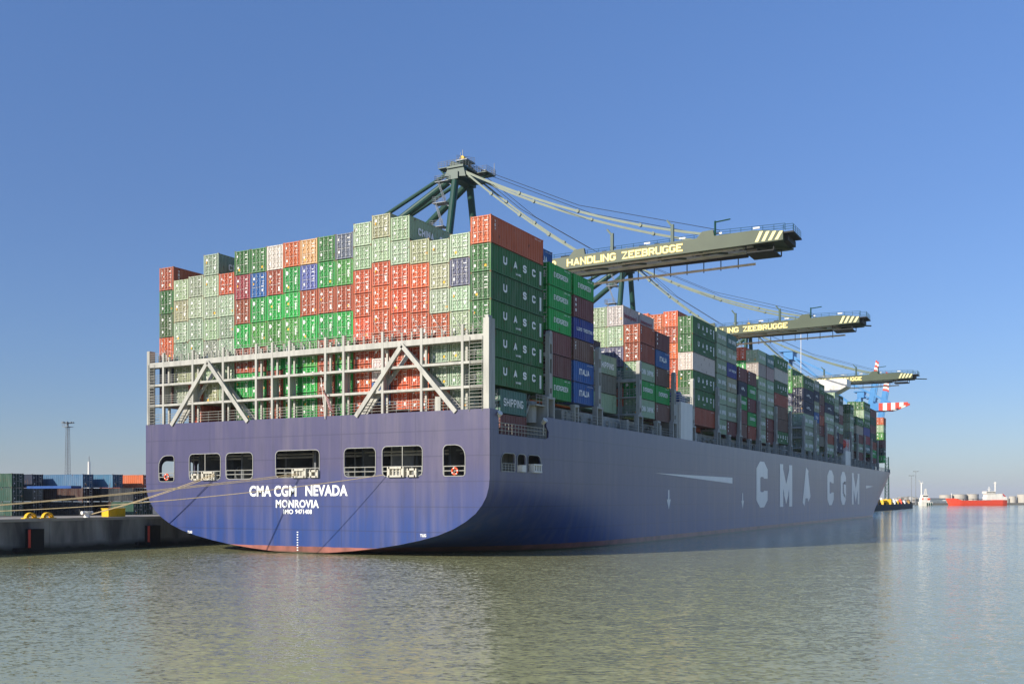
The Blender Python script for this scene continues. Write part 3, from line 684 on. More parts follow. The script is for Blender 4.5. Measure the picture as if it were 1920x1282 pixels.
# rails and fairleads in the openings
for i, (a, b, c, d, r_) in enumerate(WIN):
    MB().rail((a+0.08, TY-0.02, c+0.06), (b-0.08, TY-0.02, c+0.06), 0.95, 1.3, 0.05, 2).build('window_rail', 'ship_grey', ship)
    if i in (1, 5): MB().bar(((a+b)/2, TY+0.05, c), ((a+b)/2, TY+0.05, d), 0.07).build('window_mullion', 'ship_grey', ship)
def fairlead(x0, x1, z0, z1):
    q = MB(); y0, y1 = TY-0.28, TY+0.3
    q.box(x0, x1, y0, y1, z0, z0+0.2).box(x0, x1, y0, y1, z1-0.22, z1).box(x0-0.15, x0+0.16, y0, y1, z0, z1).box(x1-0.16, x1+0.15, y0, y1, z0, z1)
    nr = 3 if x1-x0 > 1.3 else 0
    for k in range(nr): x = x0+(x1-x0)*(k+1)/(nr+1); q.tube((x, TY, z0+0.2), (x, TY, z1-0.22), 0.14, 8)
    return q.build('roller_fairlead' if nr else 'chock', 'fairlead', ship)
FL = [(-38.3, -36.5, 8.3, 9.3), (-39.9, -39.05, 8.3, 9.1), (-24.5, -22.8, 8.45, 9.45), (-22.0, -21.1, 8.45, 9.3), (-11.5, -9.7, 8.4, 9.5), (-9.0, -8.1, 8.4, 9.3)]
for a in FL: fairlead(*a)
MB().box(0.2, 1.0, 5.1, 6.0, 8.97, 9.7).build('chock', 'white', ship)
q = MB().box(0.25, 1.0, 7.9, 9.9, 8.96, 9.12).box(0.25, 1.0, 7.9, 9.9, 9.75, 9.9)
for k in range(4): q.box(0.35, 0.95, 7.9+0.6*k, 8.1+0.6*k, 9.12, 9.75)
q.build('roller_fairlead', 'white', ship)
MB().rail((SB, 1.2, 8.98), (SB, 3.9, 8.98), 0.8, 0.7, 0.04).build('window_rail', 'ship_grey', ship)
# --- names
def flat_text(txt, px0, px1, py0, py1, bold, nm, lab):
    x0, z0 = on_y(px0, py1, TY); x1, z1 = on_y(px1, py0, TY)
    q = MB(); add_text(q, txt, lambda u, v: (x0+(x1-x0)*u, TY-0.03, z0+(z1-z0)*v), bold, 1.06); o = q.build(nm, 'letter', ship); o['label'] = lab
flat_text('CMA CGM', 468, 556, 909.5, 930.5, 0.033, 'ship_name', 'white first part of the name on the stern')
flat_text('NEVADA', 573, 652, 908.5, 929.5, 0.033, 'ship_name', 'white last word of the name on the stern')
flat_text('MONROVIA', 517.5, 598, 936.5, 951.5, 0.03, 'home_port', 'white home port lettering on the stern')
flat_text('IMO', 531.5, 550, 954.5, 963, 0.03, 'registry_number', 'small white letters on the stern')
flat_text('9471408', 554, 585, 954.5, 963, 0.03, 'registry_number', 'small white digits on the stern')
q = MB()
for k in range(8):
    x, z = on_y(558, 997+4.8*k, TY); q.box(x-0.09, x+0.1, TY-0.03, TY-0.01, z-0.055, z+0.055)
q.build('draught_marks', 'letter', ship)
q = MB()
for px, py in ((352, 999), (788, 1006)):
    x, z = on_y(px, py, TY); sletters(q, 'TUG', 0.75, 0.3, 0.06, lambda u, v, d: (x+u, TY-0.03-d, z+v))
q.build('tug_marks', 'letter', ship)
for ch, a, b in (('C', 103.9, 112.7), ('M', 123.1, 134.6), ('A', 145.2, 154.0), ('C', 174.3, 182.9), ('G', 192.9, 201.0), ('M', 210.4, 223.2)):
    q = MB(); sletters(q, ch, b-a, 8.95, 3.0, lambda u, v, d: (SB+0.03+d, a+u, 4.35+v)); q.build('hull_letter', 'side_letter', ship)
MB().add([(SB+0.03, 47.1, 9.75), (SB+0.03, 87.2, 8.75), (SB+0.03, 87.2, 9.8)], [(0, 1, 2)]).build('side_stripe', 'side_letter', ship)
MB().add([(SB+0.03, 235.5, 9.1), (SB+0.03, 235.5, 10.0), (SB+0.03, 250, 9.9)], [(0, 2, 1)]).build('side_stripe', 'side_letter', ship)
q = MB()
for y, z in ((53, 6.5), (94, 6.2), (23, 6.6), (38, 5.4)):
    if y > 40: q.box(SB+0.01, SB+0.03, y-0.3, y+0.3, z-0.5, z+0.9).add([(SB+0.03, y-0.9, z-0.5), (SB+0.03, y+0.9, z-0.5), (SB+0.03, y, z-2.0)], [(0, 2, 1)])
q.build('tug_marks', 'side_letter', ship)
# --- stern lashing bridge
ZB, ZT = ZD-0.2, 22.6
lb = MB(); yf, yb = TY+0.05, -0.3
xs = [on_y(p, 0, TY)[0] for p in (305, 360, 417, 479, 509, 541, 609, 643, 716, 789, 866)]
def pa(px, z): return (on_y(px, 0, TY)[0], z)
for x in xs:
    lb.box(x-0.14, x+0.14, yf, yf+0.3, ZB, ZT+1.35); lb.box(x-0.12, x+0.12, yb-0.25, yb, ZB, ZT+0.9)
for z, hgt, yy in ((22.2, 0.62, 0), (19.9, 0.26, 0), (17.4, 0.26, 0)):
    lb.box(XC-HB+0.25, SB-0.6, yf+0.02, yf+0.28, z, z+hgt); lb.box(XC-HB+0.25, SB-0.6, yf+0.28, yb-0.26, z+hgt-0.1, z+hgt-0.02)
    lb.box(XC-HB+0.3, SB-0.6, yb-0.24, yb-0.02, z, z+hgt*0.8)
# corner columns
lb.box(XC-HB+0.15, XC-HB+0.6, yf-0.02, yf+0.9, ZB, 24.3)
frame = lb.build('lashing_bridge', 'ship_grey', ship)
MB().box(SB-0.75, SB-0.1, yf-0.03, yb+0.1, ZB, 24.4).box(SB-0.6, SB-0.25, yf+0.1, yf+0.9, 24.4, 24.7).build('corner_column', 'ship_grey', frame)
for (ax, az), feet in (((on_y(390, 0, TY)[0], 22.0), (322, 465)), ((on_y(754, 0, TY)[0], 22.0), (668, 855))):
    for f_ in feet:
        fx = on_y(f_, 0, TY)[0]
        MB().bar((ax, yf-0.06, az+0.3), (fx, yf-0.06, ZB), 0.48, 0.3, (0, 1, 0)).build('brace', 'ship_grey', frame)
        MB().bar((ax+0.2, yb-0.1, az-0.4), (fx+0.2, yb-0.1, ZB), 0.5, 0.14, (0, 1, 0)).build('brace', 'ship_grey', frame)
for x, zs in [(xs[0], (1,)), (xs[2], (1,)), (xs[3], (1,)), (xs[4], (1,)), (xs[5], (1,)), (xs[6], (1,)), (xs[7], (1,)), (xs[8], (1,)), (xs[9], (1,)), (xs[10], (1,)), (xs[1], (1,))]:
    MB().box(x-0.03, x+0.03, yf+0.3, yb-0.26, 17.67, 19.84).build('web_plate', 'deck_grey', frame)
rl = MB()
rl.rail((XC-HB+0.5, yf+0.04, ZT+0.22), (SB-0.8, yf+0.04, ZT+0.22), 1.1, 1.25, 0.024, 4)
for z in (20.2, 17.7):
    for a, b in ((XC-HB+0.5, xs[1]), (xs[10]+0.3, SB-0.8)): rl.rail((a, yf+0.1, z), (b, yf+0.1, z), 1.05, 1.25, 0.024, 4)
rl.rail((XC-HB+0.4, TY+0.5, ZD), (SB-0.5, TY+0.5, ZD), 1.25, 1.6, 0.028, 4)
for i in range(38):
    x = XC-HB+1+i*1.25
    rl.box(x, x+0.16, yb-0.1, yb, ZT+0.3, ZT+1.25)
rl.build('railing', 'ship_grey', frame)
ld = MB()
for x in (SB-1.6, XC-HB+0.95): ld.ladder((x, yf-0.08, ZB), (x, yf-0.08, ZT), 1.5 if x > -10 else 1.0, 0.035)
ld.build('ladder', 'ship_grey', frame)
rn = random.Random(5); lr = MB()
for i in range(19):   # crossed lashing rods in front of the containers
    x = xk(18-i)
    for a, b in ((-1.1, 1.0), (1.1, -1.0)):
        lr.tube((x+a, yb-0.1, 22.7), (x+b, -0.05, 25.4+rn.uniform(-0.2, 0.2)), 0.022, 4)
lr.build('lashing_rods', 'deck_grey', frame)
x0, z0 = on_y(817, 742, TY); MB().box(x0-0.33, x0+0.33, TY+0.4, TY+0.9, ZD-0.2, ZD+1.5).build('vent_locker', 'ship_grey', ship)
for p in (340, 690):
    x0 = on_y(p, 0, TY)[0]; q = MB()
    q.bar((x0-1.6, -0.5, ZB), (x0+1.6, -0.5, 19.6), 0.5, 0.12, (0, 1, 0))
    q.build('stairway', 'ship_grey', ship)
# --- bridges between the container blocks
YB_ = [12.97, 27.2, 41.6, 56.3, 65.4, 79.3, 93.2, 107.3, 121.15, 134.6, 148.3, 161.5, 174.7, 187.8, 211.0, 222.4, 235.6, 249, 262.5]
for i, y in enumerate(YB_):
    det = y < 150
    q = MB(); zt = 24.7; x1 = 0.58; x0 = 0.06; w = 0.42
    # outer post: two flanges, web plates leaving slots
    q.box(x0, x1, y-w, y-w+0.16, 17.6, zt).box(x0, x1, y+w-0.16, y+w, 17.6, zt)
    for z0, z1 in ((17.6, 18.0), (18.6, 20.3), (21.9, 22.5), (23.6, zt)): q.box(x0+0.02, x1-0.02, y-w+0.16, y+w-0.16, z0, z1)
    q.tube((x0, y, zt), (x1, y, zt), w, 10)
    q.build('lashing_post', 'ship_grey', ship); q = MB()
    # pedestal
    q.box(x0-0.1, x1+0.02, y-0.95, y-0.68, ZD, 17.35).box(x0-0.1, x1+0.02, y+0.68, y+0.95, ZD, 17.35).box(x0-0.12, x1+0.05, y-1.0, y+1.0, 17.35, 17.6)
    # transverse frame
    for yy in (y-0.42, y+0.42):
        for z, hh in ((22.2, 0.45), (20.0, 0.2), (17.6, 0.25)): q.box(-47.2, x0, yy-0.06, yy+0.06, z, z+hh)
        for k in range(0, 19): x = -2.46-PITCH*k; q.box(x-0.12, x+0.12, yy-0.07, yy+0.07, ZD-0.2, 23.0)
    for z in (22.62, 20.18, 17.84): q.box(-47.2, x0, y-0.36, y+0.36, z-0.06, z)
    o = q.build('lashing_bridge', 'deck_grey', ship)
    if det:
        r_ = MB()
        for z in (22.65, 20.2, 17.85):
            for yy in (y-0.4, y+0.4): r_.rail((-14, yy, z), (x0, yy, z), 1.05, 1.25, 0.022)
        r_.build('railing', 'deck_grey', o)
q = MB()
for y in (20.18, 49.1, 86.2, 100.2, 114.6, 128, 155.4, 168.1, 181.3, 194.4, 217, 228.8, 242.4, 255.5):
    q.box(0.0, 0.55, y-0.6, y-0.38, ZD, 17.0).box(0.0, 0.55, y+0.38, y+0.6, ZD, 17.0).box(-0.1, 0.6, y-0.62, y+0.62, 17.0, 17.3)
q.build('container_pedestals', 'deck_grey', ship)
# deck edge: coaming, hatch covers, boxes, railing
q = MB().box(XC-HB+0.3, SB-0.02, 16.1, 345, ZD-0.25, ZD-0.05)
dk = MB()
for i in range(60):   # narrow deck following the bow taper
    pass
ysd = [16.3+4*i for i in range(83)]
vs = []; 
for y in ysd: f_ = wfac(y, ZD)*(HB-0.1); vs += [(XC-f_, y, ZD-0.06), (XC+f_, y, ZD-0.06)]
dk.add(vs, [(2*i, 2*i+1, 2*i+3, 2*i+2) for i in range(len(ysd)-1)]); dk.build('main_deck', 'deck_grey', ship)
q = MB()
for y in range(17, 262, 3):
    q.box(-2.1, -1.9, y, y+2.97, ZD-0.05, 16.6); q.box(-1.9, -1.55, y+0.2, y+0.35, ZD-0.05, 16.5)
q.box(-46, -2.0, 13.6, 262, 16.6, 17.05)
q.build('hatch_coaming', 'deck_grey', ship)
rn = random.Random(9); q = MB(); pw = MB()
for i in range(120):
    y = rn.uniform(15, 262); t = rn.random()
    if 57 < y < 66: continue
    if t < 0.3: (pw if rn.random() < 0.5 else q).box(-1.4, -0.4, y, y+rn.uniform(0.5, 1.3), ZD-0.05, ZD+rn.uniform(0.8, 1.7))
    elif t < 0.6: q.tube((-0.8, y, ZD-0.05), (-0.8, y, ZD+1.2), 0.22, 8).tube((-0.8, y, ZD+1.2), (-0.8, y, ZD+1.45), 0.4, 8)
    else: q.bar((-1.5, y, 16.2), (-1.5, y+rn.uniform(2, 4), 16.2), 0.2)
q.build('deck_fittings', 'deck_grey', ship); pw.build('deck_lockers', 'ship_grey', ship)
q = MB().rail((SB-0.12, 15.9, ZD), (SB-0.12, 57, ZD), 1.1, 1.5, 0.028); q.rail((SB-0.12, 66.3, ZD), (SB-0.12, 262, ZD), 1.1, 1.5, 0.028)
for i in range(22):
    y0 = 262+4*i; y1 = y0+4
    if y1 > 340: break
    q.rail((XC+(HB-0.2)*wfac(y0, ZD), y0, ZD), (XC+(HB-0.2)*wfac(y1, ZD), y1, ZD), 1.15, 2, 0.05)
q.build('side_railing', 'deck_grey', ship)
# starboard quarter: recess with rail, stair, arch
q = MB().rail((SB-0.05, nz0+0.1, 12.78), (SB-0.05, nz1, 12.78), 1.15, 0.75, 0.035); q.build('side_railing', 'ship_grey', ship)
q = MB()
for yy in (8.2, 9.5): q.bar((-1.2, yy-1.6, 12.4), (-1.2, yy+1.4, 16.6), 0.1, 0.3)
for k in range(11): t = k/10; q.box(-1.9, -0.6, 6.8+3.0*t, 7.1+3.0*t, 12.4+4.1*t, 12.46+4.1*t)
for x in (-1.95, -0.55): q.bar((x, 6.7, 13.5), (x, 9.8, 17.6), 0.05).bar((x, 6.7, 12.5), (x, 9.8, 16.6), 0.12, 0.25)
q.box(-2.2, 0.3, 9.8, 12.3, 16.45, 16.6); q.rail((0.3, 9.8, 16.6), (0.3, 12.3, 16.6), 1.05, 0.8, 0.03)
q.build('stairway', 'deck_grey', ship)
q = MB().box(-2.4, 0.3, 12.0, 12.2, 12.35, 16.4).box(-2.4, -2.2, 8.6, 12.0, 12.35, 17.3)
q.tube((-1.2, 10.9, 14.6), (-1.2, 10.9, 17.0), 0.9, 14); q.build('deck_casing', 'deck_grey', ship)
for y in (0.6, 11.2):
    q = MB().tube((0.5, y, 13.2), (0.5, y, 14.6), 0.05, 6).tube((0.4, y-0.1, 14.5), (0.9, y-0.3, 14.9), 0.2, 8, 0.32); q.build('floodlight', 'white', ship)
# vent casing with rail and blue winch
q = MB().box(-2.4, SB-0.03, 58.8, 64.6, ZD, 20.9); vc = q.build('vent_casing', 'white', ship)
q = MB().box(-2.0, 0.3, 57.6, 58.8, ZD, 20.4); q.build('casing_annex', 'ship_grey', vc)
MB().rail((0.5, 58.8, 20.9), (0.5, 64.6, 20.9), 1.1, 0.9, 0.05).rail((0.5, 58.8, 20.9), (-2.3, 58.8, 20.9), 1.1, 0.9, 0.05).build('railing', 'white', vc)
MB().tube((-1.5, 59.8, 21.7), (0.2, 59.8, 21.7), 0.8, 14).box(-1.6, 0.1, 60.4, 62.5, 20.9, 22.0).build('blue_winch', 'blue', vc)
# deckhouse and bridge
q = MB().box(-38, -9, 203.0, 210.2, 15, 36.8).box(-30, -12, 203.5, 210, 36.8, 40.2)
dh = q.build('deckhouse', 'white', ship)
q = MB()
ya, yb2 = 202.0, 208.5
prof = [(0.7, 39.2), (0.7, 37.1), (-6.5, 33.2), (-9, 33.2), (-9, 39.2)]
q.prism(prof, lambda u, v: (u, ya, v), lambda u, v: (u, yb2, v))
prof2 = [(-48, 39.2), (-9, 39.2), (-9, 36.8), (-38, 36.8), (-40.8, 33.2), (-48, 37.1)]
q.box(-48, -9.01, ya, yb2, 36.9, 39.2)
q.build('bridge_wing', 'white', dh)
MB().rail((0.6, ya+0.1, 39.2), (-47, ya+0.1, 39.2), 1.1, 2, 0.05).build('railing', 'ship_grey', dh)
q = MB().tube((-24.5, 206, 40), (-24.5, 206, 47.5), 0.35, 8).tube((-24.5, 206, 47.5), (-24.5, 206, 48.6), 0.7, 10).box(-27, -22, 205.7, 206.3, 44.4, 44.8).box(-26.2, -25.2, 205.5, 206.5, 44.8, 46.2).lattice((-22, 206, 40), (-22, 206, 44), 1.6, 1.2, 3, 0.09, 0.06)
q.build('radar_mast', 'white', dh)
q = MB().tube((-18.5, 206, 40), (-18.5, 206, 42.8), 0.4, 8).tube((-18.5, 206, 42.8), (-18.5, 206, 44.2), 0.95, 12).box(-17.6, -15, 205, 207, 40.2, 42.6); q.build('satellite_dome', 'white', dh)
MB().tube((-12.5, 206, 39), (-12.5, 206, 53.5), 0.09, 5).build('antenna', 'white', dh)
q = MB().tube((-0.9, 202.5, 21.2), (-0.9, 206, 21.2), 1.35, 14, 1.5).tube((-0.9, 206, 21.2), (-0.9, 209.4, 21.2), 1.5, 14, 0.8).tube((-0.9, 200.9, 21.2), (-0.9, 202.5, 21.2), 0.7, 14, 1.35)
lfb = q.build('lifeboat', 'red', ship, smooth=False)
q = MB().box(-2.2, 0.5, 203.5, 204.1, 15.2, 22.6).box(-2.2, 0.5, 207.4, 208, 15.2, 22.6).box(-2.0, 0.6, 201, 209, 15.2, 19.2); q.build('lifeboat_davit', 'white', ship)
# funnel casing hidden amidships aft
q = MB().box(-36, -12, 57.5, 64.2, 15, 34.0); q.build('engine_casing', 'white', ship)
# flag and life rings
x0, z0 = on_y(623, 757, TY)
q = MB(); q.tube((x0-0.9, TY-0.1, ZD-0.3), (x0-1.15, TY-0.5, ZD+4.2), 0.05, 6)
fg = q.build('flagstaff', 'white', ship)
q = MB()
for i in range(11):
    q.mat(i % 2)
    P_ = lambda s_, t: (x0-1.05+0.06*t*11+1.5*s_*0.55+0.05*math.sin(9*s_), TY-0.42+0.16*math.sin(7*s_+1), ZD+3.3-0.155*t*11-1.55*s_)
    for j in range(8): q.add([P_(j/8, i/11), P_((j+1)/8, i/11), P_((j+1)/8, (i+1)/11), P_(j/8, (i+1)/11)], [(0, 1, 2, 3)])
o = q.build('ship_flag', ['red', 'white']); tag(o, 'red and white striped flag hanging limp from the stern staff', 'flag')
def torus(cx, cy, cz, Rr, r, name, mat):
    q = MB(); A, B = 18, 8; vs = []
    for i in range(A):
        t = 2*math.pi*i/A
        for j in range(B): u = 2*math.pi*j/B; rr = Rr+r*math.cos(u); vs.append((cx+rr*math.cos(t), cy+r*math.sin(u), cz+rr*math.sin(t)))
    for i in range(A):
        for j in range(B): q.mat(1 if i % 5 == 0 else 0).add([], []) if 0 else None
    q.add(vs, [(i*B+j, i*B+(j+1) % B, ((i+1) % A)*B+(j+1) % B, ((i+1) % A)*B+j) for i in range(A) for j in range(B)])
    q.m = [1 if (f // B) % 5 == 0 else 0 for f in range(A*B)]
    return q.build(name, [mat, 'white'], smooth=True)
for px, py, lab in ((314, 894, 'orange life ring in the leftmost stern opening'), (854, 883, 'orange life ring in the rightmost stern opening')):
    x, z = on_y(px, py, TY); tag(torus(x, TY-0.12, z, 0.33, 0.1, 'life_ring', 'orange'), lab, 'life ring', 'life rings on the stern rails')
# ------------------------------------------------------------------ quay furniture, mooring lines
def onq(px, x):      # y on the quay at given x for photo column px
    return on_x(px, 0, x)[0]
for px, lab in ((60, 'black rubber fender on the quay wall, leftmost'), (281, 'black rubber fender on the quay wall beside the ship stern')):
    y = onq(px, QX); t = empty('quay_fender', (QX, y, 0)); tag(t, lab, 'fender', 'fenders on the quay wall')
    MB().box(QX-0.02, QX+1.0, y-0.8, y+0.8, 0.35, 2.75).build('fender_panel', 'black', t)
    MB().tube((QX+0.9, y-1.0, 0.7), (QX+0.9, y-1.0, 2.7), 0.14, 8).build('fender_edge', 'red', t)
    MB().box(QX-0.02, QX+0.5, y-2.4, y-0.85, 0.3, 0.7).build('fender_bracket', 'black', t)
for px, lab in ((57, 'yellow arched guard at the quay edge, left one'), (89, 'yellow arched guard at the quay edge, right one')):
    x = QX-0.9; y = onq(px, x); t = empty('quay_guard', (x, y, 3.88)); tag(t, lab, 'guard', 'yellow guards on the quay edge')
    q = MB()
    for r_ in (0.5, 0.3):
        pts = [(x, y+r_*1.3*math.cos(a*math.pi/8), 3.88+r_*1.25*math.sin(a*math.pi/8)) for a in range(9)]
        for a, b in zip(pts, pts[1:]): q.bar(a, b, 0.45 if r_ > 0.4 else 0.3, 0.12)
    q.box(x-0.35, x+0.35, y-0.95, y+0.95, 3.88, 3.96); q.build('guard_hoop', 'yellow', t)
x = QX-1.1; y = onq(163, x); BOL = (x, y)
t = empty('mooring_bollard', (x, y, 3.88)); tag(t, 'white double headed bollard on the quay edge holding two ropes', 'bollard')
MB().tube((x, y, 3.88), (x, y, 4.3), 0.38, 12, 0.3).build('bollard_post', 'white', t)
MB().tube((x, y-0.75, 4.42), (x, y+0.75, 4.42), 0.22, 10).tube((x, y, 4.25), (x, y, 4.6), 0.35, 12, 0.45).build('bollard_head', 'white', t)
x = QX-2.2; y = onq(213, x); t = empty('electrical_cabinet', (x, y, 3.88)); tag(t, 'yellow steel box standing on the quay apron near the ship', 'box')
MB().box(x-0.6, x+0.6, y-1.3, y+1.3, 3.88, 4.85).build('cabinet_body', 'yellow', t)
MB().box(x-0.66, x+0.66, y-1.36, y+1.36, 4.85, 4.93).build('cabinet_lid', 'yellow', t)
MB().box(x+0.6, x+0.62, y-1.1, y-0.05, 3.98, 4.75).box(x+0.6, x+0.62, y+0.05, y+1.1, 3.98, 4.75).build('cabinet_door', 'yellow', t)
def rope(p, q_, sag, n, lab, grp, r=0.04):
    p = Vector(p); q_ = Vector(q_); k = MB()
    for off in ((0, 0, 0), (0.12, 0.05, -0.16))[:n]:
        o = Vector(off); pts = [p.lerp(q_, i/16)+o*(1-i/20)+Vector((0, 0, -sag*4*(i/16)*(1-i/16))) for i in range(17)]; k.poly(pts, r, 5)
    ob = k.build('mooring_rope', 'rope'); tag(ob, lab, 'rope', grp)
x1, z1 = on_y(405, 889, TY); rope((x1, TY-0.3, z1+0.05), (BOL[0], BOL[1], 4.15), 0.25, 2, 'pale doubled rope from the stern down to the white bollard', 'mooring ropes')
yb3 = -32.5
for (px, py, dx, sag, nn, lab) in ((560, 888, 0, 0.3, 2, 'pale doubled rope from the middle stern opening to the far left'), (722, 890, 0.4, 0.9, 1, 'long single rope from the right stern opening to the far left')):
    x1, z1 = on_y(px, py, TY); rope((x1, TY-0.3, z1), (QX-1.3, yb3+dx, 4.6), sag, nn, lab, 'mooring ropes')
t = empty('mooring_bollard', (QX-1.3, yb3, 3.88)); tag(t, 'far left quay bollard outside the picture', 'bollard')
MB().tube((QX-1.3, yb3, 3.88), (QX-1.3, yb3, 4.6), 0.35, 12, 0.45).build('bollard_post', 'white', t)
# ------------------------------------------------------------------ container yard on the quay
YG = 2.9
def ycont(pxr, d, tier, L, code, lab, h='S', text=None):
    """long axis across; right front corner of the long sunlit side at photo column pxr, depth d"""
    x, y = atd(pxr, d); z = YG+tier*2.6
    # root rotated +90: local -y faces +x (doors), local +x faces +y -> long sunlit side is local -x
    t = container(x, y+1.22, z, L, h, code, lab, 'containers in the quay yard', text, rz=R(90), marks=True)
    return t
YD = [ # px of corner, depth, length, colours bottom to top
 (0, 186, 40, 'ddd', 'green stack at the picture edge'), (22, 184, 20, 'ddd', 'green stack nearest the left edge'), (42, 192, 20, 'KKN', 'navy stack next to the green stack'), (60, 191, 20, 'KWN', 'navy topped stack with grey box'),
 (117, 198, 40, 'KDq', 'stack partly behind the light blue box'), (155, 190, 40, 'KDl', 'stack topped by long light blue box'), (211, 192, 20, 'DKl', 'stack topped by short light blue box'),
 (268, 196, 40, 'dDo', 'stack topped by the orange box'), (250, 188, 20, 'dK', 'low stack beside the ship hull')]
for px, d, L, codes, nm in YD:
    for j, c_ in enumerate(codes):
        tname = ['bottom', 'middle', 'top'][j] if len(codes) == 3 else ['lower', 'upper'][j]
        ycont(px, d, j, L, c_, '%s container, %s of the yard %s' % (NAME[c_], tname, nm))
x, y = atd(100, 183); t = MB().box(x-6, x+6, y-1, y+1.2, 7.9, 8.35).build('folded_tarpaulin', 'blue'); tag(t, 'blue tarpaulin covered load on the yard stack below the light blue box', 'load')
# light tower
x, y = atd(127, 330); t = empty('light_tower', (x, y, YG)); tag(t, 'tall lattice floodlight tower rising behind the yard containers', 'light tower')
MB().lattice((x, y, YG), (x, y, 29.2), 1.5, 0.8, 26, 0.07, 0.04).build('lattice_mast', 'lattice', t)
q = MB().box(x-1.2, x+1.2, y-1.2, y+1.2, 29.2, 29.35).box(x-1.5, x+1.5, y-1.5, y+1.5, 30.5, 30.6).tube((x, y, 29.3), (x, y, 30.5), 0.3, 6); q.rail((x-1.2, y-1.2, 29.3), (x+1.2, y-1.2, 29.3), 1.0, 1.2, 0.04); q.build('tower_platform', 'lattice', t)
for a in range(8):
    dx, dy = 1.6*math.cos(a*0.785), 1.6*math.sin(a*0.785); MB().box(x+dx-0.22, x+dx+0.22, y+dy-0.22, y+dy+0.22, 30.6, 30.95).build('floodlight', 'shed', t)
x, y = atd(167, 520); t = empty('white_column', (x, y, YG)); tag(t, 'slim white pole with a thin spike far behind the yard', 'pole')
MB().tube((x, y, YG), (x, y, zat(865, 520)), 0.9, 10, 0.6).build('pole_shaft', 'white', t); MB().tube((x, y, zat(865, 520)), (x, y, zat(855, 520)), 0.2, 6).build('pole_spike', 'lattice', t)
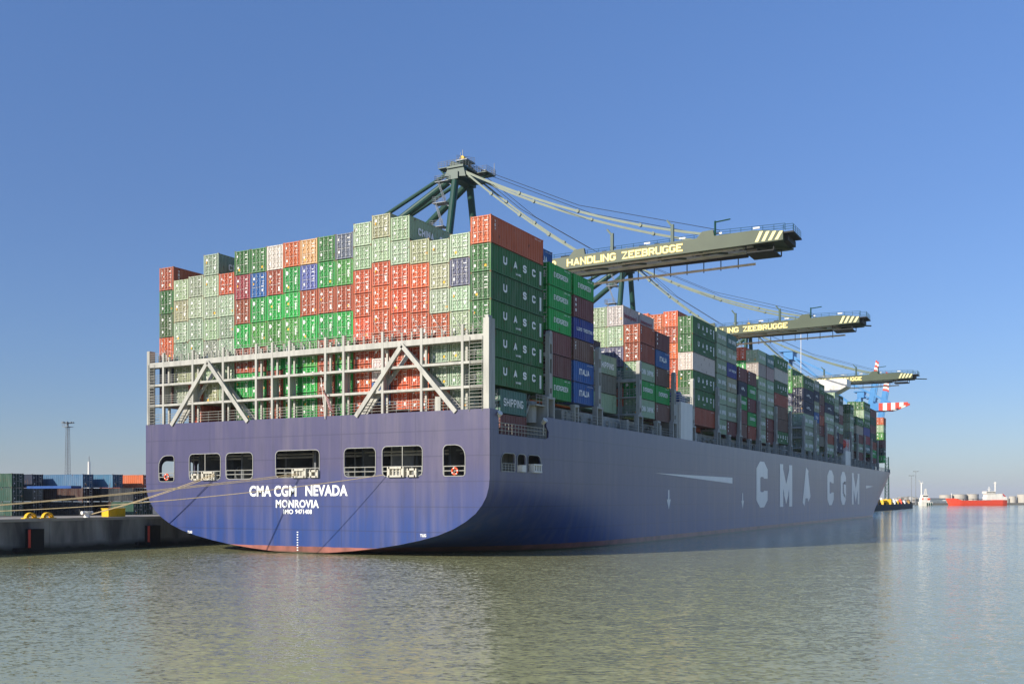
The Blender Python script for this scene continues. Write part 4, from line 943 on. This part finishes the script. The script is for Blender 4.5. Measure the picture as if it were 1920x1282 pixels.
# ------------------------------------------------------------------ quay cranes
def crane(y0, xt, zb, lab, detail=True):
    t = empty('quay_crane', (-66, y0, 3.9)); tag(t, lab, 'crane', 'green quay cranes reaching over the ship')
    G = 3.45; tilt = 0.012; hg = 2.1
    zx = lambda x: zb+(x+52)*tilt - (xt+52)*tilt
    # girders
    for sgn in (-1, 1):
        q = MB(); yy = y0+sgn*G
        xa, xe = -96, xt-1.6
        pr = [(xa, zx(xa)), (xa, zx(xa)+hg), (xt-9.5, zx(xt)+hg+0.15), (xt-6.5, zx(xt)+hg+0.2), (xe, zx(xt)+hg-0.45), (xe, zx(xt)+0.15), (xt-8, zx(xt))]
        q.prism(pr, lambda u, v: (u, yy-0.55, v), lambda u, v: (u, yy+0.55, v))
        o = q.build('boom_girder', 'boom_green', t)
        if sgn < 0:
            # hazard stripes and lettering on the near girder
            w = MB()
            for k in range(4):
                a = xt-6.2+1.08*k; lo = zx(xt)+0.3; hi = zx(xt)+hg-0.12-0.12*k
                w.add([(a, yy-0.565, lo), (a+0.55, yy-0.565, lo), (a+1.35, yy-0.565, hi), (a+0.8, yy-0.565, hi)], [(0, 1, 2, 3)])
            w.build('hazard_stripes', 'crane_yellow', o)
            for b, m, dy in ((0.085, 'crane_outline', 0.565), (0.035, 'crane_yellow', 0.58)):
                for txt, a, c_ in TEXTS:
                    w = MB()
                    e = 0.055 if b > 0.05 else 0
                    sletters(w, txt, c_-a, 1.3, 0.24, lambda u, v, d_: (a+TX+u, yy-dy-d_, zx(a+TX+u)+0.5+v), 0.18, e)
                    w.build('boom_lettering', m, o)
    q = MB()
    x = -92
    while x < xt-3:   # cross beams and underside bracing
        z = zx(x); q.box(x, x+0.5, y0-G+0.55, y0+G-0.55, z+0.3, z+1.5)
        q.bar((x+0.5, y0-G+0.5, z+0.2), (x+7.2, y0+G-0.5, zx(x+7)+0.2), 0.3, 0.3)
        x += 7.4
    q.box(xt-9, xt-2.0, y0-G+0.6, y0+G-0.6, zx(xt)+0.3, zx(xt)+0.6)
    q.build('boom_cross_beams', 'boom_green', t)
    q = MB(); x = xt-60
    rn_ = random.Random(int(y0))
    while x < xt-10:
        z = zx(x)+hg; q.box(x, x+rn_.uniform(0.5, 1.6), y0-G+0.55, y0-G+1.2, z-0.1, z+rn_.uniform(0.2, 0.7)); q.bar((x, y0-G+0.4, z), (x+1.5, y0+G, z+0.1), 0.15)
        x += rn_.uniform(2.0, 4.5)
    q.build('boom_fittings', 'dark', t)
    q = MB(); x = xt-58
    while x < xt-4: q.box(x, x+1.1, y0-G+0.58, y0-G+0.64, zx(x)+hg+0.75, zx(x)+hg+1.05); x += 6.4
    q.build('boom_lights', 'white', t)
    # inner trolley pipes under the boom
    q = MB()
    for dy in (-2.2, 0.9, 2.1): q.bar((-90, y0+dy, zx(-90)+0.1), (xt-7, y0+dy, zx(xt)+0.1), 0.9, 0.3)
    q.build('trolley_rail_walkway', 'walkway', t)
    MB().box(-90, xt-9, y0+G-1.25, y0+G-0.62, zb-0.55, zb+1.2).build('girder_shade_box', 'dark', t)  # added dark box over the far girder's sunlit inner face, so it reads shaded
    # far festoon line
    q = MB(); q2 = MB(); x = -60
    while x < xt-8.5:
        z = zx(x); q.bar((x, y0+G+1.2, z+0.6), (x, y0+G+1.2, z-1.7), 0.14); 
        q2.bar((x, y0+G+1.2, z-1.25), (x+3.05, y0+G+1.2, zx(x+3)-1.25), 0.3, 0.36); x += 3.1
    q.build('festoon_bracket', 'dark', t); q2.build('festoon_line', 'festoon', t)
    # walkway rails on top
    q = MB(); ztop = lambda x: zx(x)+hg
    for yy in (y0-G+0.6, y0+G+1.0):
        q.rail((-90, yy, ztop(-90)), (xt-12.5, yy, ztop(xt-12.5)), 1.15, 2.2, 0.035)
        q.rail((xt-12.5, yy, ztop(xt)+0.1), (xt-1.5, yy, ztop(xt)-0.15), 1.15, 2.0, 0.035)
    q.box(-90, xt-3, y0+G+0.55, y0+G+1.1, zx(-20)+hg-0.15+0.0, zx(-20)+hg-0.05)
    q.rail((xt, y0-G, zx(xt)+hg-0.6), (xt, y0+G-1.5, zx(xt)+hg-0.6), 1.15, 1.5, 0.035).rail((xt-1.6, y0-G-0.4, zx(xt)+hg-0.6), (xt, y0-G-0.4, zx(xt)+hg-0.6), 1.15, 1.4, 0.035)
    q.build('walkway_railing', 'crane_green', t)
    q = MB().box(xt-1.6, xt+0.1, y0-G-0.4, y0+G-1.2, zx(xt)+hg-0.85, zx(xt)+hg-0.6).box(xt-1.9, xt-1.0, y0-G+0.6, y0+G-0.6, zx(xt)+0.3, zx(xt)+hg-0.86)
    q.hexa([(xt-8, y0-G+0.7, zx(xt)-1.1), (xt-3.4, y0-G+0.7, zx(xt)-1.1), (xt-3.4, y0+G-0.7, zx(xt)-1.1), (xt-8, y0+G-0.7, zx(xt)-1.1), (xt-8, y0-G+0.7, zx(xt)-0.9), (xt-3.4, y0-G+0.7, zx(xt)-0.9), (xt-3.4, y0+G-0.7, zx(xt)-0.9), (xt-8, y0+G-0.7, zx(xt)-0.9)])
    for a in (xt-8, xt-3.4):
        for b in (y0-G+0.7, y0+G-0.7): q.bar((a, b, zx(xt)-1), (a, b, zx(xt)+0.3), 0.18)
    q.build('tip_platform', 'dark', t)
    # stay anchors, posts
    xo, xi = xt+XO, xt+XI
    for xa in (xo, xi):
        for sgn in (-1, 1):
            q = MB(); z = ztop(xa); yy = y0+sgn*G
            q.prism([(xa-2.2, z-0.2), (xa+1.4, z-0.3), (xa+1.1, z+1.4), (xa-0.8, z+1.3)], lambda u, v: (u, yy-0.3, v), lambda u, v: (u, yy+0.3, v)); q.build('stay_anchor', 'boom_green', t)
    for xa in (xt+XP, xt+XQ):
        q = MB(); z = ztop(xa); q.box(xa, xa+0.5, y0-G-0.2, y0-G+0.3, z-0.3, z+3.4).bar((xa, y0-G, z+3.3), (xa-0.7, y0-G, z+4.2), 0.3); q.build('boom_rest_post', 'crane_green', t)
    q = MB().tube((xo+1.4, y0-G, ztop(xo)), (xo+1.4, y0-G, ztop(xo)+2.9), 0.18, 6).tube((xo+1.4, y0-G, ztop(xo)+2.7), (xo+4.0, y0-G, ztop(xo)+2.9), 0.12, 6); q.build('davit_arm', 'crane_green', t)
    # A frame
    ax, az = -51.5, 71.2
    lz = zb-1
    for sgn in (-1, 1):
        q = MB().tube((ax, y0+sgn*2.7, az-2.5), (ax, y0+sgn*7.2, lz), 0.72, 14); q.tube((ax, y0+sgn*7.2, lz), (ax, y0+sgn*9.5, 3.9), 1.0, 14)
        q.build('sea_side_leg', 'crane_green', t, smooth=False)
        q = MB().tube((ax-0.5, y0+sgn*2.6, az-2.5), (-82, y0+sgn*7.0, lz+3), 0.72, 12); q.build('back_strut', 'crane_green', t)
        q = MB().tube((ax-1, y0+sgn*2.6, az-1.2), (-99, y0+sgn*3.4, zb+2), 0.4, 10); q.build('back_stay', 'crane_green', t)
        q = MB().tube((-82, y0+sgn*8.5, lz+3), (-82, y0+sgn*9.5, 3.9), 0.95, 12); q.build('land_side_leg', 'crane_green', t)
        q = MB().tube((ax, y0+sgn*8.4, 18), (-82, y0+sgn*8.8, 18), 0.7, 10).tube((ax, y0+sgn*8.0, 30), (-82, y0+sgn*8.6, 19), 0.5, 10); q.build('portal_beam', 'crane_green', t)
    q = MB().box(ax-0.8, ax+0.8, y0-9.5, y0+9.5, 17.2, 18.8).box(-82.8, -81.2, y0-9.5, y0+9.5, 17.2, 18.8).box(ax-0.7, ax+0.7, y0-8, y0+8, zb+2.4, zb+3.8)
    q.build('portal_cross_beam', 'crane_green', t)
    q = MB().box(-92, -76, y0-4.5, y0+4.5, zb+2.5, zb+7.5); q.build('machinery_house', 'crane_green', t)
    # apex head
    q = MB().box(ax-1.0, ax+1.0, y0-3.6, y0+3.6, az-3.1, az-1.7).prism([(ax-2.2, az-2.2), (ax+2.6, az-2.8), (ax+2.0, az-0.6), (ax-0.6, az+0.6)], lambda u, v: (u, y0-3.3, v), lambda u, v: (u, y0-2.1, v))
    q.prism([(ax-2.2, az-2.2), (ax+2.6, az-2.8), (ax+2.0, az-0.6), (ax-0.6, az+0.6)], lambda u, v: (u, y0+2.1, v), lambda u, v: (u, y0+3.3, v)).box(ax-1.5, ax+2.2, y0-3.6, y0+3.6, az-0.9, az-0.5)
    q.box(ax-3.6, ax-1.4, y0-3.4, y0-1.0, az-0.6, az-0.45).box(ax+2.2, ax+5.0, y0+0.8, y0+4.4, az-1.2, az-1.05)
    for a_, b_ in (((ax-1.2, y0-3.4, az-0.5), (ax+0.8, y0-1.4, az+1.0)), ((ax+1.9, y0+3.3, az-0.7), (ax+0.4, y0+1.3, az+1.0)), ((ax+2.3, y0+1.2, az-2.4), (ax+4.6, y0+2.4, az-1.2)), ((ax-1.8, y0-3, az-2.4), (ax-3.4, y0-2.6, az-0.6))): q.bar(a_, b_, 0.3)
    q.box(ax+2.3, ax+3.6, y0-2.6, y0+2.6, az-3.0, az-2.2)
    hd = q.build('apex_head', 'crane_green', t)
    q = MB().rail((ax-3.6, y0-3.4, az-0.45), (ax-1.4, y0-3.4, az-0.45), 1.1, 0.8, 0.04).rail((ax-1.5, y0-3.6, az-0.5), (ax+2.2, y0-3.6, az-0.5), 1.1, 0.8, 0.04).rail((ax+2.2, y0-3.6, az-0.5), (ax+2.2, y0+3.6, az-0.5), 1.1, 1.0, 0.04)
    q.rail((ax-0.5, y0-1.5, az+1.2), (ax+1.8, y0+1.6, az+1.2), 1.0, 0.8, 0.04).box(ax-0.6, ax+1.9, y0-1.7, y0+1.7, az+1.0, az+1.2).tube((ax, y0, az-0.5), (ax, y0, az+3.6), 0.08, 5).tube((ax+0.4, y0-1.5, az-0.5), (ax+0.4, y0-1.5, az+2.6), 0.05, 5)
    q.rail((ax+2.2, y0+0.8, az-1.05), (ax+5.0, y0+0.8, az-1.05), 1.1, 0.8, 0.04).rail((ax+5.0, y0+0.8, az-1.05), (ax+5.0, y0+4.4, az-1.05), 1.1, 0.8, 0.04).rail((ax+2.2, y0+4.4, az-1.05), (ax+5.0, y0+4.4, az-1.05), 1.1, 0.8, 0.04).box(ax+3.0, ax+4.0, y0+2, y0+3, az-1.05, az-0.3)
    q.tube((ax+4.8, y0+4.2, az-1.0), (ax+4.8, y0+4.2, az+1.4), 0.06, 5)
    q.build('apex_platform', 'lattice', hd)
    MB().tube((ax+0.2, y0-0.7, az+1.75), (ax+0.2, y0+0.7, az+1.75), 0.5, 12).build('apex_sheave', 'yellow', hd)
    # zig-zag stair along the near leg
    q = MB(); lv = [az-3.2, az-7.6, az-12.5, az-17.0, lz+1]; sd = -1
    for i, z in enumerate(lv):
        u = (az-2.5-z)/(az-2.5-lz); yy = y0-2.7-4.5*u; px_ = ax-2.6
        q.box(px_-1.4, px_+1.7, yy-1.2, yy+0.9, z-0.12, z)
        q.rail((px_-1.4, yy-1.2, z), (px_+1.7, yy-1.2, z), 1.1, 0.8, 0.04).rail((px_-1.4, yy-1.2, z), (px_-1.4, yy+0.9, z), 1.1, 0.8, 0.04)
        q.bar((px_+1, yy-0.3, z-0.2), (ax, yy, z-1.2), 0.2)
        if i+1 < len(lv):
            z2 = lv[i+1]; u2 = (az-2.5-z2)/(az-2.5-lz); y2 = y0-2.7-4.5*u2
            A = Vector((px_-1.0, yy-0.4, z)); B = Vector((px_+1.2, y2-0.4, z2)) if i % 2 == 0 else Vector((px_+1.2, y2-0.4, z2))
            q.ladder(A, B, 0.9, 0.05, (0, 1, 0)); q.rail(A+Vector((0, -0.45, 0)), B+Vector((0, -0.45, 0)), 1.0, 1.0, 0.035, 2)
    q.build('leg_stairway', 'lattice', t)
    # forestays, slightly sagging flat links
    for xa, sag, n in ((xo, 1.9, 10), (xi, 0.8, 6)):
        for sgn in (-1, 1):
            p = Vector((ax+2, y0+sgn*2.9, az-1.7)); e = Vector((xa, y0+sgn*G, ztop(xa)+0.8)); q = MB()
            pts = [p.lerp(e, i/12)+Vector((0, 0, -sag*4*(i/12)*(1-i/12))) for i in range(13)]
            for a, b in zip(pts, pts[1:]): q.bar(a, b, 0.12, 0.42 if xa == xo else 0.34)
            for a in (pts[3], pts[6], pts[9]): q.tube(a+Vector((0, -0.25, 0)), a+Vector((0, 0.25, 0)), 0.34, 10)
            q.build('boom_stay', 'stay', t)
            q = MB(); q.poly([p+Vector((0, 0.5, 1.6)), p.lerp(e, 0.5)+Vector((0, 0.5, 1.2-sag)), e+Vector((2, 0.5, 0.6))], 0.05, 5); q.build('hoist_rope', 'dark', t)
for (px, py, lab) in ((1468, 451, 'nearest and largest green crane with its boom over the middle of the picture'), (1611, 605.5, 'second green crane, its boom just below and right of the nearest one'), (1711, 709, 'farthest green crane, its boom just above the white bridge wing')):
    zb = 48.3; x, y = atd(px, F*(zb-CH)/(YH-py)); xt_ = x+1.6
    if px < 1500:
        T0 = xt_; TEXTS = [(t_, on_y(a, 0, y)[0]-T0, on_y(b, 0, y)[0]-T0) for t_, a, b in (('HANDLING', 1063, 1154.5), ('ZEEBRUGGE', 1166, 1279.5))]
        XO, XI, XP, XQ = [on_y(a, 0, y)[0]-T0 for a in (1324, 1083, 1143, 1256)]
        TEXTS = [('CONTAINER', TEXTS[0][1]*2-TEXTS[0][2]-3.2, TEXTS[0][1]-2.2)]+TEXTS
    TX = xt_; crane(y+3.45+0.55, xt_, zb, lab)
# ------------------------------------------------------------------ blue cranes beyond
def blue_crane(y0, raised, lab, zb=44.5, xt=-3):
    t = empty('quay_crane', (-66, y0, 3.9)); tag(t, lab, 'crane', 'blue quay cranes beyond the ship')
    ax = -51.5
    for sgn in (-1, 1):
        MB().bar((ax, y0+sgn*3, 68), (ax, y0+sgn*9, 4), 1.5).build('sea_side_leg', 'blue_crane', t)
        MB().bar((-80, y0+sgn*9, zb), (-80, y0+sgn*9, 4), 1.5).build('land_side_leg', 'blue_crane', t)
        MB().bar((ax, y0+sgn*3, 67), (-80, y0+sgn*5, zb+1), 1.0).build('back_strut', 'blue_crane', t)
    MB().box(ax-1.5, ax+2.5, y0-4, y0+4, 67, 70.5).box(ax-3.5, ax+3, y0-4.5, y0+4.5, 70.5, 71).build('apex_head', 'blue_crane', t)
    MB().box(-100, ax, y0-3.5, y0+3.5, zb-1.6, zb+1.6).build('back_girder', 'blue_crane', t)
    hinge = Vector((ax+3, y0, zb)); L = xt-ax-3
    d = Vector((1, 0, 0)) if not raised else Vector((math.cos(R(80)), 0, math.sin(R(80))))
    up = Vector((-d.z, 0, d.x))
    for sgn in (-1, 1):
        o = Vector((0, sgn*3.2, 0)); f0 = 0.72 if raised else 0.755; nsg = 9 if raised else 7; segs = [(0, f0, 'blue_crane')]+[(f0+(1-f0)*k/nsg, f0+(1-f0)*(k+1)/nsg, 'red' if k % 2 == 0 else 'white') for k in range(nsg)]
        main = None
        for mname in ('blue_crane', 'red', 'white'):
            q = MB()
            for a, b, m in segs:
                if m != mname: continue
                HD = 2.9 if raised else 3.1; k0 = f0 if raised else 0.87; ha, hb_ = [HD if v <= k0 else HD-(HD-0.7)*(v-k0)/(1-k0) for v in (a, b)]
                P0 = hinge+o+d*L*a; P1 = hinge+o+d*L*b; w = Vector((0, 0.6, 0)); T0 = up*1.6; 
                q.hexa([P0-w+T0-up*ha, P0+w+T0-up*ha, P0+w+T0, P0-w+T0, P1-w+T0-up*hb_, P1+w+T0-up*hb_, P1+w+T0, P1-w+T0])
            main = q.build('boom_girder' if mname == 'blue_crane' else 'boom_stripes', mname, t if main is None else main) if mname == 'blue_crane' else q.build('boom_stripes', mname, main)
            if mname == 'blue_crane': keep = main
            else: main = keep
        for fr in (0.5, 0.85) if not raised else (0.5,):
            MB().bar((ax+1, y0+sgn*3, 69), hinge+o+d*L*fr+up*1.8, 0.5, 0.7).build('boom_stay', 'blue_crane', t)
d = F*(44.5-CH)/(YH-762); x, y = atd(1704, d); blue_crane(y, False, 'blue crane with a lowered boom ending in red and white stripes', xt=x)
blue_crane(560, True, 'blue crane with its striped boom raised upright, the taller tip', xt=-3.5)
blue_crane(606, True, 'blue crane with its striped boom raised upright, the shorter right tip', xt=-5.5)
# ------------------------------------------------------------------ right background
x0, y0 = -25.5, 412; x1, y1 = -20.5, 574
q = MB().box(-60, -23.5, 419.99, 574, -3, 2.75); w = q.build('jetty', 'dark'); tag(w, 'dark low jetty beyond the bow with machinery on top', 'jetty')
def at_px(px, x): return on_x(px, 0, x)[0]
jx = -26.5
rn = random.Random(21)
def heap(name, px, wd, hh, mat, lab, cat, grp=None):
    y = at_px(px, jx); t = empty(name, (jx, y, 2.75)); tag(t, lab, cat, grp)
    a = wd/2; MB().hexa([(jx-3, y-a, 2.75), (jx, y-a, 2.75), (jx, y+a, 2.75), (jx-3, y+a, 2.75), (jx-2.4, y-a*0.7, 2.75+hh*0.8), (jx-0.4, y-a*0.8, 2.75+hh), (jx-0.4, y+a*0.6, 2.75+hh*0.7), (jx-2.4, y+a*0.7, 2.75+hh)]).build('machine_body', mat, t)
    MB().box(jx-2, jx-1, y-a*0.4, y+a*0.2, 2.75+hh*0.7, 2.75+hh*1.35).build('machine_cab', 'white' if mat == 'yellow' else mat, t)
    for k in (-0.6, 0, 0.6): MB().tube((jx+0.02, y+k*a, 3.1), (jx+0.2, y+k*a, 3.1), 0.55, 8).build('machine_wheel', 'black', t)
HE = [(1650, 10, 3.5, 'scrap', 'ochre'), (1659, 8, 2.6, 'yellow', 'yellow'), (1667, 9, 2.6, 'yellow', 'taller yellow'), (1674, 8, 2.4, 'scrap', 'rounded ochre'), (1681, 9, 2.2, 'white', 'white'),
      (1687, 10, 1.8, 'yellow', 'low yellow'), (1693, 9, 2.1, 'orange', 'orange'), (1700, 12, 1.5, 'white', 'low white'), (1708, 12, 1.6, 'scrap', 'farthest ochre')]
for i, (px, wd, hh, m_, nm) in enumerate(HE): heap('work_machine', px, wd, hh, m_, '%s machine parked on the jetty, %s from the bow' % (nm, ORD[i]), 'machine', 'machines on the jetty')
y = at_px(1645, jx+2); t = empty('blue_shed', (jx, y, 2.75)); tag(t, 'small blue shed on the jetty right by the ship bow', 'shed')
MB().box(jx-4, jx+1.5, y-9, y+5, 2.75, 5.4).build('shed_wall', 'blue', t); MB().prism([(y-9.4, 5.4), (y+5.4, 5.4), (y-2, 6.4)], lambda u, v: (jx-4.3, u, v), lambda u, v: (jx+1.8, u, v)).build('shed_roof', 'shed', t)
x, y = atd(1663, 540); t = empty('lattice_crane', (x, y, 2.75)); tag(t, 'thin green lattice crane mast standing behind the bow', 'crane mast')
MB().lattice((x, y, 2.75), (x, y, 28), 2.0, 1.6, 14, 0.14, 0.09).build('lattice_mast', 'crane_green', t); MB().box(x-2.5, x+2.5, y-3, y+3, 2.75, 5.5).build('crane_base', 'yellow', t)
for px, py, dd, lab in ((1709, 892, 640, 'thin light mast, shorter and left of the two beyond the jetty'), (1717, 884, 640, 'thin light mast, taller and right of the two beyond the jetty')):
    x, y = atd(px, dd); t = empty('light_mast', (x, y, 1)); tag(t, lab, 'light mast', 'light masts beyond the jetty'); z = zat(py, dd)
    MB().tube((x, y, 1), (x, y, z), 0.28, 6, 0.15).build('mast_pole', 'lattice', t); MB().box(x-1.6, x+1.6, y-0.6, y+0.6, z, z+0.5).build('lamp_head', 'shed', t)
# far shore
DS = 830; mpp = DS/F
def fx(px, d=DS): return atd(px, d)
a = fx(1500, 900); b = fx(2500, 900); c_ = fx(2500, 2500); e = fx(1500, 2500)
q = MB().hexa([(a[0], a[1], -1), (b[0], b[1], -1), (c_[0], c_[1], -1), (e[0], e[1], -1), (a[0], a[1], 1.6), (b[0], b[1], 1.6), (c_[0], c_[1], 2.0), (e[0], e[1], 2.0)])
tag(q.build('far_shore', 'ground'), kind='structure')
def frame_at(px, d):    # local axes across/away at a far point
    x, y = fx(px, d); return Vector((x, y, 0)), Vector((cs, sn, 0)), Vector((-sn, cs, 0))
def tank(px0, px1, pyt, d, lab, mat='hazy_white'):
    o, r, f_ = frame_at((px0+px1)/2, d); rad = (px1-px0)/2*d/F; z = zat(pyt, d)
    t = empty('storage_tank', (o.x, o.y, 1.6)); tag(t, lab, 'storage tank', 'storage tanks on the far shore')
    MB().tube(o+Vector((0, 0, 1.6)), o+Vector((0, 0, z)), rad, 28).build('tank_wall', mat, t)
    MB().tube(o+Vector((0, 0, z)), o+Vector((0, 0, z+rad*0.09)), rad*1.01, 28, 0.3).build('tank_roof', mat, t)
tank(1762, 1785, 927.5, 960, 'white storage tank behind the tanker bow, leftmost'); tank(1786, 1811, 926.5, 960, 'cream storage tank in the middle behind the red tanker')
tank(1812, 1834, 926, 960, 'storage tank right of the middle one behind the tanker'); tank(1882, 1892, 934, 960, 'low round tank just right of the tanker stern')
tank(1892, 1905, 930, 960, 'bright white tank right of the tanker'); tank(1908, 1930, 926.5, 960, 'large cream tank cut by the right picture edge')
o, r, f_ = frame_at(1760, 905); t = empty('grey_warehouse', (o.x, o.y, 1.6)); tag(t, 'long grey warehouse between the white ship and the red tanker', 'warehouse')
def obox(q, o, r, f_, a0, a1, b0, b1, z0, z1):
    P_ = [o+r*a+f_*b+Vector((0, 0, z)) for z in (z0, z1) for a, b in ((a0, b0), (a1, b0), (a1, b1), (a0, b1))]; q.hexa(P_)
q = MB(); obox(q, o, r, f_, -7, 7, 0, 10, 0.2, 5.6); q.build('warehouse_wall', 'shed', t); q = MB(); obox(q, o, r, f_, -7.3, 7.3, -0.3, 10.3, 5.6, 5.9); q.build('warehouse_roof', 'dark', t)
q = MB(); obox(q, o, r, f_, 3.5, 6.5, -0.1, 0.02, 3.6, 4.4); q.build('warehouse_window', 'white', t)
# low buildings on shore
rn = random.Random(4)
for i, (px, w_, h_, m_, nm) in enumerate(((1688, 7, 4.5, 'hazy_white', 'cream'), (1697, 8, 5.5, 'hazy_white', 'taller cream'), (1706, 6, 6, 'white', 'white'), (1714, 7, 5.2, 'hazy_white', 'wide cream'), (1720, 5, 3.8, 'shed', 'grey'))):
    o, r, f_ = frame_at(px, 1000); t = empty('low_building', (o.x, o.y, 1.6)); tag(t, '%s low building on the far shore, %s beyond the jetty' % (nm, ORD[i]), 'building', 'low buildings beyond the jetty')
    q = MB(); obox(q, o, r, f_, -w_/2, w_/2, 0, 8, 1.6, 1.6+h_); q.build('building_wall', m_, t)
    q = MB(); obox(q, o, r, f_, -w_/2-0.2, w_/2+0.2, -0.2, 8.2, 1.6+h_, 1.8+h_); q.build('building_roof', 'shed', t)
    q = MB(); [obox(q, o, r, f_, -w_/2+0.6+k*1.6, -w_/2+1.4+k*1.6, -0.06, 0.02, 3.2, 4.4) for k in range(int(w_/1.6))]; q.build('building_window', 'dark', t)
# red tanker
o, r, f_ = frame_at(1829, DS); t = empty('tanker_ship', (o.x, o.y, 0)); tag(t, 'red hulled tanker with white superstructure moored on the far shore', 'ship')
def V(a, b, z): return o+r*a+f_*b+Vector((0, 0, z))
st = []; NS = 24; Lh = 56.5*mpp
for i in range(NS+1):
    u = i/NS; a = -Lh+2*Lh*u
    w_ = 4.2*min(1, (u/0.22)**0.6 if u > 0 else 0.02)*(1 if u < 0.93 else 1-0.35*(u-0.93)/0.07)
    sh_ = 5.9 if u < 0.13 else 5.9-1.4*(u-0.13)/0.1 if u < 0.23 else 4.2 if u < 0.68 else 4.6 if u > 0.72 else 4.2
    rake = 3.5*(1-u)**12
    st.append([V(a-rake*0, -w_, sh_), V(a+2.2*(1-u)**8, -w_*0.92, 1.2), V(a+3.0*(1-u)**8, -w_*0.8, -0.5), V(a+3.0*(1-u)**8, w_*0.8, -0.5), V(a+2.2*(1-u)**8, w_*0.92, 1.2), V(a, w_, sh_)])
q = MB(); q.add([v for s_ in st for v in s_], [(i*6+j, i*6+(j+1) % 6, (i+1)*6+(j+1) % 6, (i+1)*6+j) for i in range(NS) for j in range(6)]+[tuple(NS*6+j for j in range(6))]); q.build('hull', 'tanker_red', t)
q = MB(); obox(q, o, r, f_, 7.5, 24, -3.6, 3.6, 4.5, 7.2); obox(q, o, r, f_, 8, 20.5, -3.4, 3.4, 7.2, 9.6); obox(q, o, r, f_, 7.3, 14.5, -3.8, 3.8, 9.6, 11.6); sp_ = q.build('superstructure', 'white', t)
q = MB(); obox(q, o, r, f_, 7.25, 14.4, -3.84, -3.8, 10.3, 11.0); q.build('bridge_window', 'dark', sp_)
q = MB().tube(V(16.2, 0, 9.6), V(16.2, 0, zat(903, DS)), 0.5, 8).tube(V(15, 0, zat(905, DS)), V(17.4, 0, zat(905, DS)), 0.35, 6); q.build('mast', 'white', t)
q = MB().tube(V(11.2, 0, 11.6), V(11.2, 0, 15.2), 0.35, 6); obox(q, o, r, f_, 9.8, 12.6, -0.3, 0.3, 13.2, 13.6); q.build('radar_mast', 'white', t)
q = MB(); [q.tube(V(-14+4*k, 0, 4.2), V(-14+4*k, 0, 5.6), 0.25, 5) for k in range(5)]; q.bar(V(-16, 0, 5.5), V(6, 0, 5.3), 0.35); q.build('deck_pipes', 'dark', t)
q = MB().tube(V(-19.6, 0, 5.5), V(-19.6, 0, 10), 0.25, 6); q.build('foremast', 'white', t)
q = MB().bar(V(20.5, -3, 9.6), V(24.2, -3, 6.0), 0.7).bar(V(20.5, 3, 9.6), V(24.2, 3, 6.0), 0.7); q.build('stern_stairs', 'red', t)
# white and green ship
o, r, f_ = frame_at(1735, 800); t = empty('offshore_vessel', (o.x, o.y, 0)); tag(t, 'white and green work ship with a tall mast beyond the jetty', 'ship')
q = MB(); q.hexa([V(-4, -3, -0.5), V(4, -3, -0.5), V(4, 3, -0.5), V(-4, 3, -0.5), V(-4.3, -3.4, 3.2), V(4.4, -3.4, 2.8), V(4.4, 3.4, 2.8), V(-4.3, 3.4, 3.2)]); hu = q.build('hull', 'white', t)
q = MB(); [obox(q, o, r, f_, a, a+0.9, -3.5, -3.3, 0.2, 2.4) for a in (-0.3, 1.3, 2.9)]; q.build('hull_stripes', 'green_stripe' if 0 else 'crane_green', hu)
q = MB(); obox(q, o, r, f_, -3.8, 2.6, -2.6, 2.6, 3.0, 6.4); obox(q, o, r, f_, -3.0, 1.4, -2.2, 2.2, 6.4, 8.6); sp_ = q.build('superstructure', 'white', t)
q = MB(); obox(q, o, r, f_, -2.8, 1.2, -2.25, -2.2, 7.2, 8.0); q.build('bridge_window', 'dark', sp_)
q = MB(); obox(q, o, r, f_, 0.5, 2.6, -2.7, -2.58, 4.6, 6.0); obox(q, o, r, f_, -3.6, -2.6, -2.7, -2.58, 4.8, 6.0); q.build('orange_rescue_boat', 'orange', t)
zt = zat(906, 800); q = MB().tube(V(-3.0, 0, 6), V(-3.0, 0, zt), 0.55, 8).tube(V(-4.2, 0, zt), V(-1.8, 0, zt), 0.35, 6).bar(V(-3.0, 0, zt), V(-5.2, 0, zt+2.6), 0.25).bar(V(-3.0, 0, zt), V(-2, 0, zt+1.6), 0.2); q.build('mast', 'white', t)
q = MB().lattice(V(0.2, 0, 8.6), V(0.2, 0, 13.5), 2.2, 0.8, 4, 0.15, 0.1); q.build('radar_mast', 'white', t)

# ------------------------------------------------------------------ haze: one closed box of thin air around everything
hz = N('haze_air'); hz.t.nodes.remove(hz.b); pv = hz.n('ShaderNodeVolumePrincipled')
pv.inputs['Color'].default_value = (0.80, 0.86, 0.95, 1); pv.inputs['Density'].default_value = 0.00009; pv.inputs['Anisotropy'].default_value = 0.0
hz.l(pv.outputs[0], [n_ for n_ in hz.t.nodes if n_.type == 'OUTPUT_MATERIAL'][0].inputs['Volume'])
M['haze'] = hz.m
tag(MB().box(-9500, 9500, -3500, 15500, -6, 130).build('haze', 'haze'), kind='stuff')
